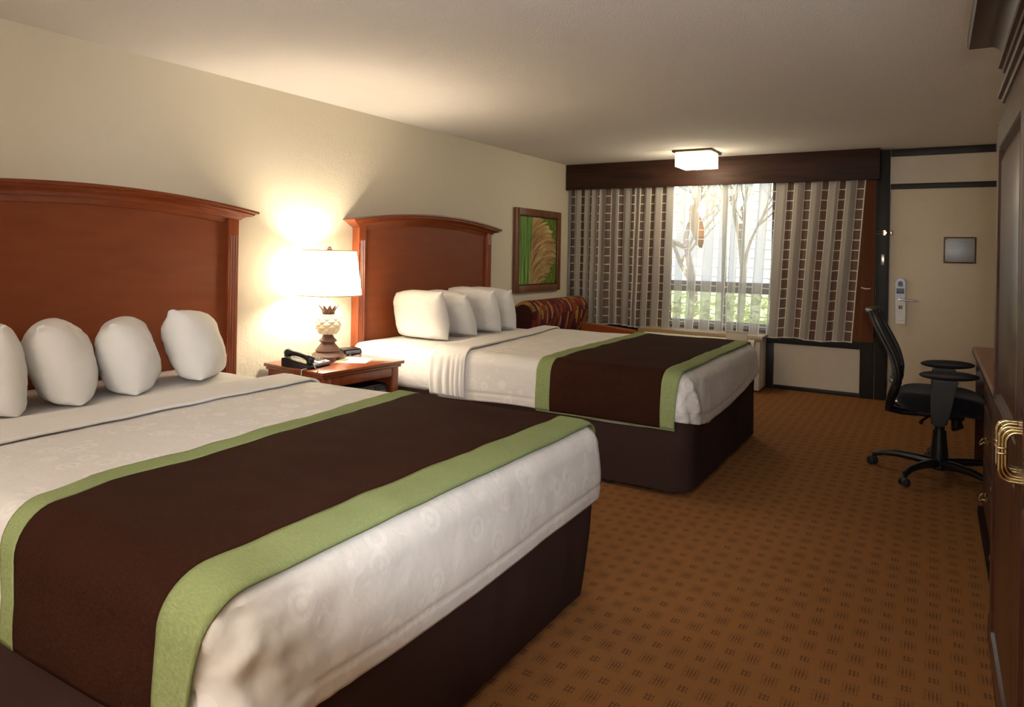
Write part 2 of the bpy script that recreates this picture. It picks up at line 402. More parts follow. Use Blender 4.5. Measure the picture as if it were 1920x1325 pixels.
# security latch + strike + small clips on the jamb
lt = thing('door_latch', (3.41, DY - .03, 1.63), 'brass swing bar door latch across the dark jamb at eye height', 'latch')
bm = bmesh.new()
for z in (-.012, .012): tube(bm, [(-.125, -.012, z * .6), (-.02, -.015, z)], .004, 8)
tube(bm, [(-.125, -.012, -.007), (-.13, -.012, 0), (-.125, -.012, .007)], .004, 8)
finish('swing_bar', bm, 'brass', lt)
bm = bmesh.new(); bx(bm, -.03, .005, -.004, 0, -.026, .026, .002)
for p in ((-.012, .017), (-.012, -.017), (.0, 0)): tube(bm, [(p[0], -.004, p[1]), (p[0], -.018, p[1])], .008, 10)
finish('latch_plate', bm, 'brass', lt)
bm = bmesh.new(); bx(bm, .034, .06, .019, .0235, -.024, .024, .002); tube(bm, [(.045, .022, 0), (.045, -.012, 0)], .007, 10); lathe(bm, [(.0001, -.014), (.014, -.01), (.014, .01), (.0001, .014)], .045, -.018, 14)
finish('latch_ball', bm, 'brass', lt)
sp = box('strike_plate', 3.372, 3.400, DY - .033, DY - .0300, 1.315, 1.42, 'chrome', bev=.001); tag(sp, 'small shiny metal strike plate on the dark jamb above the keycard lock', 'strike plate')
cl = thing('curtain_tieback_hook', (3.285, DY - .036, 1.085), 'small white metal hook on the dark post beside the rust drape', 'hook')
bm = bmesh.new(); tube(bm, [(0, 0, 0), (0, -.04, 0), (-.02, -.07, -.004), (-.05, -.09, 0), (-.075, -.10, .008)], .006, 8); lathe(bm, [(.0001, -.004), (.012, -.003), (.012, .003), (.0001, .004)], 0, -.003, 12)
finish('hook_body', bm, 'paper', cl)

# window
wd = bpy.data.objects.new('window_1', None); C.objects.link(wd); wd.location = (0, 0, 0); st(wd)
bm = bmesh.new()
for a in ((WX0, WX0 + .05, WZ0, WZ1), (WX1 - .05, WX1, WZ0, WZ1), (WX0 + .05, WX1 - .05, WZ0, WZ0 + .06), (WX0 + .05, WX1 - .05, WZ1 - .05, WZ1)): bx(bm, a[0], a[1], DY + .02, DY + .09, a[2], a[3], .004)
finish('window_frame', bm, 'alum', wd)
for x in (1.84,): box('mullion', x - .022, x + .022, DY + .03, DY + .08, WZ0 + .06, WZ1 - .05, 'alum', wd)
box('window_rail', WX0 + .05, WX1 - .05, DY + .032, DY + .078, .975, 1.095, 'alum', wd)
box('window_pane', WX0 + .05, WX1 - .05, DY + .053, DY + .057, WZ0 + .06, WZ1 - .05, 'glass', wd, 0)

# valance
va = thing('window_valance', (0, 0, 0), 'long dark walnut box valance above the window curtains', 'valance')
bm = bmesh.new(); bx(bm, .004, 3.355, DY - .20, DY - .18, 2.137, H - .002, .002); finish('valance_board', bm, 'walnut', va)
bm = bmesh.new(); bx(bm, 3.335, 3.355, DY - .179, DY - .037, 2.137, H - .002, .002); finish('valance_return', bm, 'walnut', va)

# ------------------------------------------------------------------ curtains
def curtain(name, x0t, x1t, x0b, x1b, ybase, zt, zb, segs, mat, label, cat, amp, uv0=0, group=None, zbf=None, yref=None):
    """segs: list of (xfrac_end, wavelength, amp)"""
    n = 900; W = x1t - x0t
    xs = [i / n for i in range(n + 1)]
    ph = 0; Y = []; s = 0; S = [0]; pxy = None; offs = []
    for i, f in enumerate(xs):
        for fe, wl, am in segs:
            if f <= fe: break
        if i: ph += 2 * pi * (W / n) / (wl * (1 + .25 * sin(f * 37 + 1)))
        a = am * (1 + .3 * sin(f * 23))
        Y.append(a * sin(ph)); offs.append(.35 * a * sin(2 * ph + 1))
        x = x0t + f * W + offs[-1]
        if pxy: s += hypot(x - pxy[0], Y[-1] - pxy[1]); S.append(s)
        pxy = (x, Y[-1])
    nv = 24
    def f(u, v):
        i = round(u * n); z0 = zb + (zbf(u) if zbf else 0)
        z = z0 + (zt - z0) * v; k = 1 - v
        x = (x0b + (x1b - x0b) * u) * k + (x0t + (x1t - x0t) * u) * v + offs[i] + .012 * k * sin(u * 31 + 2) 
        return (x, ybase + Y[i] * (.75 + .3 * k) + .006 * sin(9 * z + 14 * u) * k, z)
    return finish(name, grid(f, n, nv, lambda u, v: (uv0 + S[round(u * n)], (zt - zb) * v)), mat), S[-1]
o, _ = curtain('drape', .03, 1.29, .03, 1.27, DY - .075, 2.40, .575, [(1, .13, .022)], 'drape', '', '', 1)
tag(o, 'rust brown blackout drape behind the sheer at the left of the window', 'drape', 'rust blackout drapes')
o, _ = curtain('drape', 2.36, 3.325, 2.33, 3.31, DY - .075, 2.40, .555, [(1, .19, .016)], 'drape', '', '', 1)
tag(o, 'rust brown blackout drape beside the dark post at the right of the window', 'drape', 'rust blackout drapes')
o, _ = curtain('sheer_curtain', .045, 3.25, .045, 3.12, DY - .135, 2.40, .553, [(.38, .105, .022), (.72, .125, .020), (1, .165, .018)], 'sheer', '', '', 1, zbf=lambda u: .008 * sin(40 * u) - .012 * u)
tag(o, 'long white sheer curtain with ladder pattern columns across the whole window', 'curtain')

# ------------------------------------------------------------------ ceiling light
cl = thing('ceiling_light', (1.72, 7.08, H), 'lit square flush ceiling light with bronze plate before the valance', 'ceiling light')
bm = bmesh.new(); bx(bm, -.2, .2, -.2, .2, -.022, -.001, .006); finish('mounting_plate', bm, 'bronze', cl)
bm = bmesh.new(); bx(bm, -.172, .172, -.172, .172, -.165, -.023, .004, 2); finish('glass_shade', bm, 'litglass', cl)
bm = bmesh.new(); lathe(bm, [(.0001, -.192), (.006, -.188), (.004, -.178), (.012, -.172), (.022, -.168), (.022, -.1655), (.0001, -.1655)], 0, 0, 20); finish('finial', bm, 'bronze', cl)

# ------------------------------------------------------------------ headboards
def headboard(cy, label):
    t = thing('headboard', (0.001, cy, 0), label, 'headboard', 'cherry wood headboards')
    hw = .925; zc = 1.585; rise = .085
    top = lambda y: zc - .055 + rise * (1 - (y / 1.03) ** 2)
    # panel (arched top)
    bm = bmesh.new(); n = 30
    poly = [(-hw + .07, .25), (hw - .07, .25)] + [((hw - .07) * (1 - 2 * i / n), top((hw - .07) * (1 - 2 * i / n)) + .01) for i in range(n + 1)]
    prism(bm, poly, 0, .012, .042); finish('panel', bm, 'weave', t)
    # inner bead frame below the arch
    for s in (-1, 1):
        bm = bmesh.new(); y0, y1 = sorted((s * hw, s * (hw - .072)))
        # fluted post: profile in x,y extruded in z
        pts = [(0, y0), (0, y1)]
        m = 28; fr = []
        for i in range(m + 1):
            y = y1 + (y0 - y1) * i / m; c = (y - (y0 + y1) / 2)
            d = 0
            for g in (-.018, 0, .018):
                if abs(c - g) < .006: d = max(d, sqrt(max(0, .006 ** 2 - (c - g) ** 2)))
            fr.append((.072 - d, y))
        prism(bm, pts + fr, 2, .12, top(hw) - .10)
        bx(bm, 0, .072, y0, y1, top(hw) - .10, top(hw) + .012)
        bx(bm, 0, .076, y0 - .003, y1 + .003, 0, .12, .002)
        finish('post', bm, 'cherry_v', t, True, 25)
    # arched crown moulding: sweep of a profile (outset, height)
    prof = [(.0, -.002), (.075, -.002), (.080, .004), (.084, .014), (.094, .024), (.108, .031), (.116, .040), (.118, .050), (.126, .052), (.130, .058), (.130, .070), (0, .070)]
    bm = bmesh.new(); N = 48; yw = 1.035; rows = []
    for i in range(N + 1):
        s = -1 + 2 * i / N; row = []
        for k, (o_, h) in enumerate(prof):
            ext = hw + .004 + max(0, (o_ - .075)) * 1.9 if 0 < k < len(prof) - 1 else (hw + .004 if k == 0 else hw + .004 + .055 * 1.9)
            y = s * ext; row.append(bm.verts.new((o_, y, top(y * (hw / ext) if 0 else y) + h)))
        rows.append(row)
    for a, b in zip(rows, rows[1:]):
        for k in range(len(prof)): bm.faces.new((a[k], a[(k + 1) % len(prof)], b[(k + 1) % len(prof)], b[k]))
    bm.faces.new(rows[0]); bm.faces.new(rows[-1][::-1])
    finish('crown_moulding', bm, 'cherry', t, True, 30)
    bm = bmesh.new(); rows = []
    for i in range(31):
        y = -(hw - .072) + 2 * (hw - .072) * i / 30
        rows.append([bm.verts.new((x, y, top(y) + dz)) for x, dz in ((.042, -.035), (.050, -.033), (.060, -.012), (.066, -.002), (.042, .0))])
    for a, b in zip(rows, rows[1:]):
        for k in range(4): bm.faces.new((a[k], a[k + 1], b[k + 1], b[k]))
    finish('under_bead', bm, 'cherry', t)
    return t
headboard(1.935, 'arched cherry headboard behind the nearer bed, cut off by the left of the photo')
headboard(4.862, 'arched cherry headboard behind the farther bed, between lamp and picture')

# ------------------------------------------------------------------ beds
class Bed:
    def __init__(s, y0, y1, x1, zt, r=.09, seed=0, x0=.085):
        s.y0, s.y1, s.x1, s.zt, s.r, s.seed, s.x0 = y0, y1, x1, zt, r, seed, x0
    def F(s, a, b, off=0, bulge=.012, n_amp=1.0, zb=.36):
        r = s.r; ax = max(0, a - (s.x1 - r)); by = b - (s.y1 - r) if b > s.y1 - r else (b - (s.y0 + r) if b < s.y0 + r else 0)
        ca = min(a, s.x1 - r); cb = min(max(b, s.y0 + r), s.y1 - r)
        o = hypot(ax, by)
        if o < 1e-9: p = Vector((ca, cb, s.zt)); nrm = Vector((0, 0, 1))
        else:
            d = Vector((ax / o, by / o, 0)); th = min(o / r, pi / 2); drop = max(0, o - r * pi / 2)
            tot = s.zt - r - zb
            hb = bulge * sin(pi * min(1, drop / tot)) if drop > 0 else 0
            p = Vector((ca, cb, s.zt)) + d * (r * sin(th) + hb) + Vector((0, 0, -r * (1 - cos(th)) - drop))
            nrm = d * sin(th) + Vector((0, 0, cos(th)))
        q = p * 2.1 + Vector((s.seed * 9.1, 0, 0)); w = noise.noise(q) * .010 + noise.noise(p * 6.5 + Vector((s.seed, 3, 0))) * .0035
        return p + nrm * (off + w * n_amp)
    def perimeter(s, xa, step=.03, far=True):
        """(a,b) base + outward dir samples: near side from xa to the foot, around, back"""
        r = s.r; X = s.x1 - r; L = []
        n = max(2, int((X - xa) / step))
        for i in range(n): L.append((xa + (X - xa) * i / n, s.y0 + r, 0, -1))
        for k in range(9): a = -pi / 2 + pi / 2 * k / 8; L.append((X, s.y0 + r, cos(a), sin(a)))
        m = int((s.y1 - s.y0 - 2 * r) / step)
        for i in range(1, m): L.append((X, s.y0 + r + (s.y1 - s.y0 - 2 * r) * i / m, 1, 0))
        for k in range(9): a = pi / 2 * k / 8; L.append((X, s.y1 - r, cos(a), sin(a)))
        for i in range(1, n + 1): L.append((X - (X - xa) * i / n, s.y1 - r, 0, 1))
        return L, n, m
    def cover(s, name, mat, parent, xa, zb, off=0, thick=.02, seam=True, crease=0, edge=None):
        L, n, m = s.perimeter(xa); r = s.r; bm = bmesh.new()
        K1, K2 = 8, 24; cols = []
        for idx, (a, b, dx, dy) in enumerate(L):
            f = idx / (len(L) - 1); zbot = zb(a + dx * r, b + dy * r) if callable(zb) else zb
            col = []
            for k in range(K1 + K2 + 1):
                if k <= K1: o = r * pi / 2 * k / K1
                else: o = r * pi / 2 + (s.zt - r - zbot) * (k - K1) / K2
                ee = 0
                if edge and o == 0: ee = 0
                p = s.F(a + dx * o, b + dy * o, off) if (dx == 0 or dy == 0) else None
                if p is None:
                    p = s.F(a + dx * o, b + dy * o, off)
                if seam and k > K1:
                    z = p.z; d_ = Vector((dx, dy, 0)); p = p - d_ * .0045 * exp(-((z - zbot - .055) / .006) ** 2)
                if crease and k > K1 * .6:
                    d_ = Vector((dx, dy, 0)); cw = exp(-(((a + dx * r - s.x1) / .20) ** 2 + ((b + dy * r - s.y0) / .24) ** 2))
                    p = p + d_ * crease * cw * (noise.noise(Vector((p.x * 10, p.y * 13, p.z * 9))) + .6 * noise.noise(Vector((p.x * 30, p.y * 26, p.z * 20 - p.y * 14))))
                col.append(bm.verts.new(p))
            cols.append(col)
        for A, B in zip(cols, cols[1:]):
            for k in range(K1 + K2): bm.faces.new((A[k], A[k + 1], B[k + 1], B[k]))
        # top
        X = s.x1 - r; my = 60
        V = [[bm.verts.new(s.F(xa + (X - xa) * i / n, s.y0 + r + (s.y1 - s.y0 - 2 * r) * j / m, off)) for j in range(m + 1)] for i in range(n + 1)]
        for i in range(n):
            for j in range(m): bm.faces.new((V[i][j], V[i + 1][j], V[i + 1][j + 1], V[i][j + 1]))
        bmesh.ops.remove_doubles(bm, verts=bm.verts, dist=.0005)
        return finish(name, bm, mat, parent, True, 60, mods=[SOL(thick)])
    def band(s, name, mat, parent, xa, xb, zb0, zb1, off, thick=.008, bfrom=None, bto=None, wr=0, ny=150, nx=10, pleats=0, tot_zb=.36):
        """cross strip from near-side hem to far-side hem; xa,xb functions of cloth b"""
        r = s.r; lo = s.y0 + r - (r * pi / 2 + s.zt - r - zb0); hi = s.y1 - r + (r * pi / 2 + s.zt - r - zb1)
        if bfrom is not None: lo = bfrom
        if bto is not None: hi = bto
        def f(u, v):
            b = lo + (hi - lo) * v; a = xa(b) + (xb(b) - xa(b)) * u
            e = 0
            if wr: e += wr * noise.noise(Vector((a * 3, b * 9 + s.seed, 0)))
            if pleats:
                dr = min(1, max(0, (s.y0 + r * .3 - b) / .12, (b - s.y1 + r * .3) / .12))
                e += pleats * dr * (sin(a * 130 + 3 * sin(a * 17)) + .5 * sin(a * 71)) 
                e += pleats * .5 * (1 - dr) * noise.noise(Vector((a * 28, b * 2.2, 4)))
            return s.F(a, b, off + e)
        return finish(name, grid(f, nx, ny), mat, parent, True, 60, mods=[SOL(thick, 1)])

def make_bed(bd, labels, foot_z, run, fold, casters):
    y0, y1, x1 = bd.y0, bd.y1, bd.x1
    cy = (y0 + y1) / 2
    bed = thing('bed', (1.3, cy, 0), labels[0], 'bed')
    def P(o):
        o.parent = bed; o.matrix_parent_inverse = Matrix.Translation((-1.3, -cy, 0)); return o
    # box base wrapped in skirt: closed body with rounded corners
    bm = bmesh.new(); sx = x1 - .01; r = .13; pts = [(.085, y0 + .03)]
    for k in range(11): a = -pi / 2 + pi / 2 * k / 10; pts.append((sx - r + r * cos(a), y0 + .02 + r + r * sin(a)))
    for k in range(11): a = pi / 2 * k / 10; pts.append((sx - r + r * cos(a), y1 - .02 - r + r * sin(a)))
    pts += [(.085, y1 - .03)]
    # resample
    dense = []
    for p, q in zip(pts, pts[1:]):
        m = max(1, int(hypot(q[0] - p[0], q[1] - p[1]) / .04))
        for i in range(m): dense.append((p[0] + (q[0] - p[0]) * i / m, p[1] + (q[1] - p[1]) * i / m))
    dense.append(pts[-1]); cols = []
    cx = 1.3
    for (x, y) in dense:
        col = []
        for k in range(15):
            z = .028 + (.43 - .028) * k / 14
            w = .006 * noise.noise(Vector((x * 7, y * 7, z * 3 + bd.seed))) + .004 * noise.noise(Vector((x * 22, y * 22, z * 2)))
            tuck = -.035 * (1 - k / 14) ** 2 if x > sx - .3 and bd.seed == 1 else 0
            dx, dy = x - cx, (y - cy); L = hypot(dx * .5, dy) + 1e-6
            n = Vector((1, 0)) if x > sx - .02 else Vector((dx * .0, 1 if dy > 0 else -1))
            if sx - r < x and (y < y0 + .02 + r or y > y1 - .02 - r):
                c = Vector((sx - r, y0 + .02 + r if y < cy else y1 - .02 - r)); n = (Vector((x, y)) - c).normalized()
            zz = z if k else z + .006 * noise.noise(Vector((x * 5, y * 5, 0)))
            col.append(bm.verts.new((x + n.x * (w + tuck), y + n.y * (w + tuck), zz)))
        cols.append(col)
    for A, B in zip(cols, cols[1:]):
        for k in range(14): bm.faces.new((A[k], B[k], B[k + 1], A[k + 1]))
    bm.faces.new([c[-1] for c in cols]); bm.faces.new([c[0] for c in cols][::-1])
    bm.faces.new([v for v in cols[0]] + [v for v in cols[-1]][::-1])
    P(finish('bed_skirt', bm, 'skirt', None, True, 50))
    m = Bed(y0 + .03, y1 - .03, x1 - .05, bd.zt - .028, .08, bd.seed)
    bm = bmesh.new()
    def mf(u, v): 
        rr = m.r; lo = m.y0 + rr - (rr * pi / 2 + m.zt - rr - .40); hi = m.y1 - rr + (rr * pi / 2 + m.zt - rr - .40)
        return m.F(.085 + (x1 - .2 - .085) * u, lo + (hi - lo) * v, 0)
    P(finish('mattress', grid(mf, 40, 90), 'sheet', None, True, 60, mods=[SOL(.04)]))
    for (x, y) in casters:
        bm = bmesh.new(); lathe(bm, [(.0001, 0), (.026, 0), (.028, .004), (.028, .03), (.0001, .03)], x, y, 16); P(finish('bed_foot', bm, 'rubber', None))
    # duvet
    dv = thing('duvet', (1.3, cy, .45), labels[1], 'duvet')
    o = bd.cover('duvet_cover', 'duvet', dv, fold[0] + .05, foot_z, 0, .02, crease=.032); o.matrix_parent_inverse = Matrix.Translation((-1.3, -cy, -.45))
    o = bd.band('sheet_fold', 'sheet', dv, fold[2], fold[3], .395, .42, .008, .012, nx=60, ny=160, pleats=.004); o.matrix_parent_inverse = Matrix.Translation((-1.3, -cy, -.45))
    # runner
    rn = thing('bed_runner', (2.1, cy, .72), labels[2], 'bed runner')
    xa, xb, xc, xd, zr = run; inv = Matrix.Translation((-2.1, -cy, -.72))
    for nm, mt, f0, f1, of, nx in (('brown_panel', 'brown_velvet', xb, xc, .009, 36), ('green_border', 'green', xa, xb, .0105, 8), ('green_border', 'green', xc, xd, .0105, 8)):
        o = bd.band(nm, mt, rn, f0, f1, zr, zr, of, .007, wr=.004, nx=nx); o.matrix_parent_inverse = inv
    r_ = bd.r; lo = bd.y0 + r_ - (r_ * pi / 2 + bd.zt - r_ - zr)
    o = bd.band('green_hem', 'green', rn, xa, xd, 0, 0, .0095, .010, bfrom=lo - .012, bto=lo + .006, nx=50, ny=3); o.matrix_parent_inverse = inv
    return bed
B1 = Bed(.84, 2.64, 2.685, .69, .095, 1)
B2 = Bed(3.845, 5.655, 2.665, .70, .09, 2)
def sk(b, c0, c1, c2):      # skew of the nearer runner's head-side edge
    return c0 + c1 * min(1, max(0, (2.6 - b) / 1.2)) + c2 * min(1, max(0, (1.10 - b) / .40))
make_bed(B1, ('nearer bed with dark brown skirt, beside the left edge of the photo', 'white damask duvet with folded sheet on the nearer bed', 'chocolate bed runner with green borders on the nearer bed'),
    lambda x, y: .385 + .012 * sin(y * 3) if x > 2.62 else (.45 if y < 1.2 else .39), (lambda b: sk(b, 1.65, .095, .15), lambda b: sk(b, 1.755, .085, .12), lambda b: 2.505, lambda b: 2.64, .405),
    (.86, 1.15, lambda b: .86 - .02 * (2.6 - b), lambda b: 1.06 + .10 * min(1, (2.6 - b) / 1.5)), [(2.4, 1.0), (2.4, 2.5)])
def fz2(x, y):
    if x < 2.55: return .385 + .01 * sin(x * 5)
    k = [(3.84, .435), (3.95, .41), (4.2, .372), (4.7, .385), (5.1, .42), (5.4, .455), (5.66, .50)]
    for (a, b), (c, d_) in zip(k, k[1:]):
        if a <= y <= c: return b + (d_ - b) * (y - a) / (c - a)
    return .43
make_bed(B2, ('farther bed with dark brown skirt, beyond the nightstand', 'white damask duvet with pleated sheet fold on the farther bed', 'chocolate bed runner with green borders on the farther bed'),
    fz2, (lambda b: 1.69, lambda b: 1.79, lambda b: 2.50, lambda b: 2.60, .395),
    (.86, 1.15, lambda b: .86 - .06 * min(1, max(0, (b - 3.9) / 1.6)), lambda b: 1.15 - .22 * min(1, max(0, (b - 3.8) / 1.7))), [(2.15, 3.92), (2.3, 5.55)])

# ------------------------------------------------------------------ pillows
def pillow_mesh(L, Hh, T, seed):
    bm = bmesh.new(); n = 44
    def side(sg):
        V = []
        for i in range(n + 1):
            row = []
            for j in range(n + 1):
                u = -1 + 2 * i / n; v = -1 + 2 * j / n
                # denser near the edges
                u = sin(u * pi / 2); v = sin(v * pi / 2)
                prof = (max(0, 1 - abs(u) ** 3.0) ** .5) * (max(0, 1 - abs(v) ** 2.6) ** .5)
                cr = u * u * v * v
                tip = exp(-((abs(u) - .97) ** 2 + (abs(v) - .97) ** 2) / .004) * ((.045 if u > 0 else .01) if v > 0 else .012)
                x = u * L / 2 * (1 - .05 * (1 - v * v) - (.10 if u > 0 or v < 0 else .16) * cr + tip * 1.3); z = v * Hh / 2 * (1 - .05 * (1 - u * u) - (.09 if u > 0 or v < 0 else .20) * cr + tip * 1.3)
                y = sg * T / 2 * prof
                w = .014 * noise.noise(Vector((x * 6 + seed * 5, z * 6, sg * 2))) + .0055 * noise.noise(Vector((x * 19 + seed, z * 19, sg))) + .003 * noise.noise(Vector((x * 12 + seed, z * 60, sg))) + .003 * sin(18 * x + 40 * z * u) * prof
                e = min(1, prof * 3)
                row.append(bm.verts.new((x, y + w * e, z)))
            V.append(row)
        for i in range(n):
            for j in range(n): bm.faces.new((V[i][j], V[i + 1][j], V[i + 1][j + 1], V[i][j + 1]))
    side(1); side(-1); bmesh.ops.remove_doubles(bm, verts=bm.verts, dist=.0006)
    return bm
def pillow(loc, rot, size, label, group, seed):
    bm = pillow_mesh(*size, seed)
    from mathutils import Euler
    mw_ = Matrix.Translation(loc) @ Euler([radians(a) for a in rot]).to_matrix().to_4x4(); mi = mw_.inverted(); zs = .669 if group == G1 else .679
    for v in bm.verts:                                     # the pillow settles flat on the mattress
        w = mw_ @ v.co; h = w.z - zs
        if h < .05: w.z = zs + (.05 * exp((h - .05) / .05) if h < .05 else h) * 1.0 - .05 * exp(-2) * max(0, (.05 - h)) / .1; w.z = max(w.z, zs); v.co = mi @ w
    o = finish('pillow', bm, 'pillow', None, True, 80); o.location = loc; o.rotation_euler = [radians(a) for a in rot]
    return tag(o, label, 'pillow', group)
G1, G2 = 'pillows on the nearer bed', 'pillows on the farther bed'
# rotation: x tilt leans the top towards -y ; z turns the outer end
pillow((.42, 2.335, .838), (24, -7, -46), (.48, .42, .26), 'plump white pillow on nearer bed, the one closest to the lamp', G1, 1)
pillow((.44, 1.955, .828), (15, 2, -34), (.46, .41, .26), 'plump white pillow on nearer bed, second from the lamp', G1, 2)
pillow((.44, 1.650, .838), (22, 0, -26), (.50, .43, .26), 'plump white pillow on nearer bed, second from the left edge of the photo', G1, 3)
pillow((.44, 1.345, .843), (8, 0, 0), (.52, .43, .22), 'white pillow on nearer bed, cut off by the left edge of the photo', G1, 4)
pillow((.37, 4.325, .865), (12, 0, -4), (.54, .43, .22), 'white pillow on farther bed, brightly lit and closest to the lamp', G2, 5)
pillow((.37, 4.69, .860), (26, 3, -4), (.54, .43, .20), 'white pillow on farther bed, second from the lamp', G2, 6)
pillow((.37, 5.06, .865), (22, 3, -2), (.56, .45, .19), 'white pillow on farther bed, third from the lamp', G2, 7)
pillow((.36, 5.33, .857), (20, 3, 0), (.56, .44, .18), 'white pillow on farther bed, last in the row, nearest the armchair', G2, 8)

# ------------------------------------------------------------------ nightstand
ns = thing('nightstand', (.32, 3.45, 0), 'cherry nightstand with open front between the two beds', 'nightstand')
def lp(o, t):
    o.parent = t; o.matrix_parent_inverse = Matrix.Translation(-t.location); return o
bm = bmesh.new()
bx(bm, .012, .692, 3.022, 3.815, .588, .610, .006, 3); bx(bm, .012, .676, 3.04, 3.797, .566, .5875, .008, 2)
lp(finish('table_top', bm, 'cherry'), ns)
bm = bmesh.new()
for a in ((.02, .637, 3.06, 3.125, .06, .565), (.02, .637, 3.752, 3.777, .06, .565), (.02, .637, 3.086, 3.772, .06, .085), (.02, .035, 3.086, 3.751, .086, .565)): bx(bm, *a, .001, 1)
lp(finish('cabinet_body', bm, 'cherry_v'), ns)
bm = bmesh.new()
for a in ((.638, .662, 3.06, 3.125, .0, .565), (.638, .662, 3.712, 3.777, .0, .565), (.638, .659, 3.126, 3.711, .505, .565), (.638, .659, 3.126, 3.711, .03, .09)): bx(bm, *a, .004, 2)
lp(finish('face_frame', bm, 'cherry_v'), ns)
mw = thing('microwave_oven', (.35, 3.45, .09), 'black microwave oven fitted inside the nightstand', 'microwave')
lp(box('oven_body', .08, .612, 3.15, 3.695, .088, .46, 'black', bev=.006), mw)
lp(box('oven_door', .6125, .632, 3.19, 3.56, .098, .45, 'black', bev=.004), mw)
lp(box('control_panel', .6125, .629, 3.565, 3.69, .098, .45, 'black', bev=.004), mw)
lp(box('display_panel', .6295, .6315, 3.60, 3.675, .27, .42, 'bluegrey', bev=.001), mw)
bm = bmesh.new(); tube(bm, [(.632, 3.50, .43), (.65, 3.50, .42), (.65, 3.50, .36), (.632, 3.50, .35)], .008, 8); o = lp(finish('door_handle', bm, 'chrome'), mw)

ns.rotation_euler = (0, 0, radians(-5)); ns.scale = (.89, .895, 1); ns.location = (.32, 3.473, 0)
mw.rotation_euler = (0, 0, radians(-5)); mw.scale = (.89, .895, 1); mw.location = (.3466, 3.4707, .09)
# ------------------------------------------------------------------ table lamp
la = thing('table_lamp', (.24, 3.47, .6105), 'lit table lamp with pineapple shaped base and cream drum shade on the nightstand', 'lamp')
bm = bmesh.new(); lathe(bm, [(.0001, 0), (.116, 0), (.118, .004), (.118, .030), (.112, .036), (.090, .050), (.078, .057), (.084, .064), (.076, .078), (.060, .098), (.044, .118), (.052, .122), (.060, .129), (.059, .135), (.044, .148), (.034, .170), (.036, .178), (.0001, .178)], seg=48); finish('lamp_base', bm, 'lampbrown', la)
bm = bmesh.new(); 
box('outlet', .098, .121, -.028, .002, .006, .028, 'black', la, .002, m=None)
# pineapple body : diamond relief
N, K = 96, 60; prof = []
def pf(u, v):
    a = 2 * pi * u; z = .178 + .135 * v; r = .035 + .047 * sin(pi * min(1, (v * .86 + .10)) ) ** .75
    k = 7; q = abs(sin(k * a / 2 + v * 9.5)) * abs(sin(k * a / 2 - v * 9.5)); r += .011 * (q ** .6) - .004
    return (r * cos(a), r * sin(a), z)
bm = grid(pf, N * 2, K); bmesh.ops.remove_doubles(bm, verts=bm.verts, dist=.0003); finish('pineapple_body', bm, 'ivory', la)
# leaf crown
bm = bmesh.new()
for k in range(10):
    a0 = 2 * pi * k / 10; n = 6
    V = []
    for i in range(n + 1):
        f = i / n; r = .037 + .034 * f ** 1.6; z = .318 + .062 * f; wdt = .0165 * (1 - f ** 3) + .0006
        ca, sa = cos(a0), sin(a0)
        V.append([bm.verts.new((r * ca - w_ * sa, r * sa + w_ * ca, z)) for w_ in (-wdt, 0, wdt)])
        V[-1][1].co += Vector((ca, sa, 0)) * .004
    for i in range(n):
        for j in (0, 1): bm.faces.new((V[i][j], V[i][j + 1], V[i + 1][j + 1], V[i + 1][j]))
lathe(bm, [(.034, .300), (.038, .308), (.038, .312), (.034, .34)], seg=24)
finish('leaf_crown', bm, 'lampbrown', la, mods=[SOL(.003, 1)])
bm = bmesh.new(); tube(bm, [(0, 0, .31), (0, 0, .48)], .008, 10); lathe(bm, [(.0001, .43), (.02, .43), (.02, .48), (.0001, .48)], seg=20); finish('socket', bm, 'ivory', la)
bm = bmesh.new()
zb, zt, rb, rt = .448, .752, .222, .182
seg = 72
V0 = [[bm.verts.new((r * cos(2 * pi * k / seg), r * sin(2 * pi * k / seg), z)) for k in range(seg)] for r, z in ((rb, zb), (rt, zt))]
for k in range(seg): bm.faces.new((V0[0][k], V0[0][(k + 1) % seg], V0[1][(k + 1) % seg], V0[1][k]))
sh = finish('lamp_shade', bm, 'shade', la)
for r, z in ((rb, zb), (rt, zt)):
    bm = bmesh.new(); tube(bm, [(r * cos(2 * pi * k / 60), r * sin(2 * pi * k / 60), z) for k in range(60)], .004, 8, True); finish('shade_trim', bm, 'gold', la)
bm = bmesh.new(); 
for k in range(3):
    a = 2 * pi * k / 3 + .4; tube(bm, [(0, 0, .745), (rt * cos(a), rt * sin(a), .745)], .0025, 6)
tube(bm, [(0, 0, .48), (.05, 0, .56), (.05, 0, .68), (0, 0, .75)], .003, 6); tube(bm, [(0, 0, .48), (-.05, 0, .56), (-.05, 0, .68), (0, 0, .75)], .003, 6)
finish('harp', bm, 'bronze', la)
bm = bmesh.new(); lathe(bm, [(.0001, .748), (.018, .75), (.020, .756), (.014, .765), (.016, .772), (.0001, .782)], seg=20); finish('finial', bm, 'lampbrown', la)

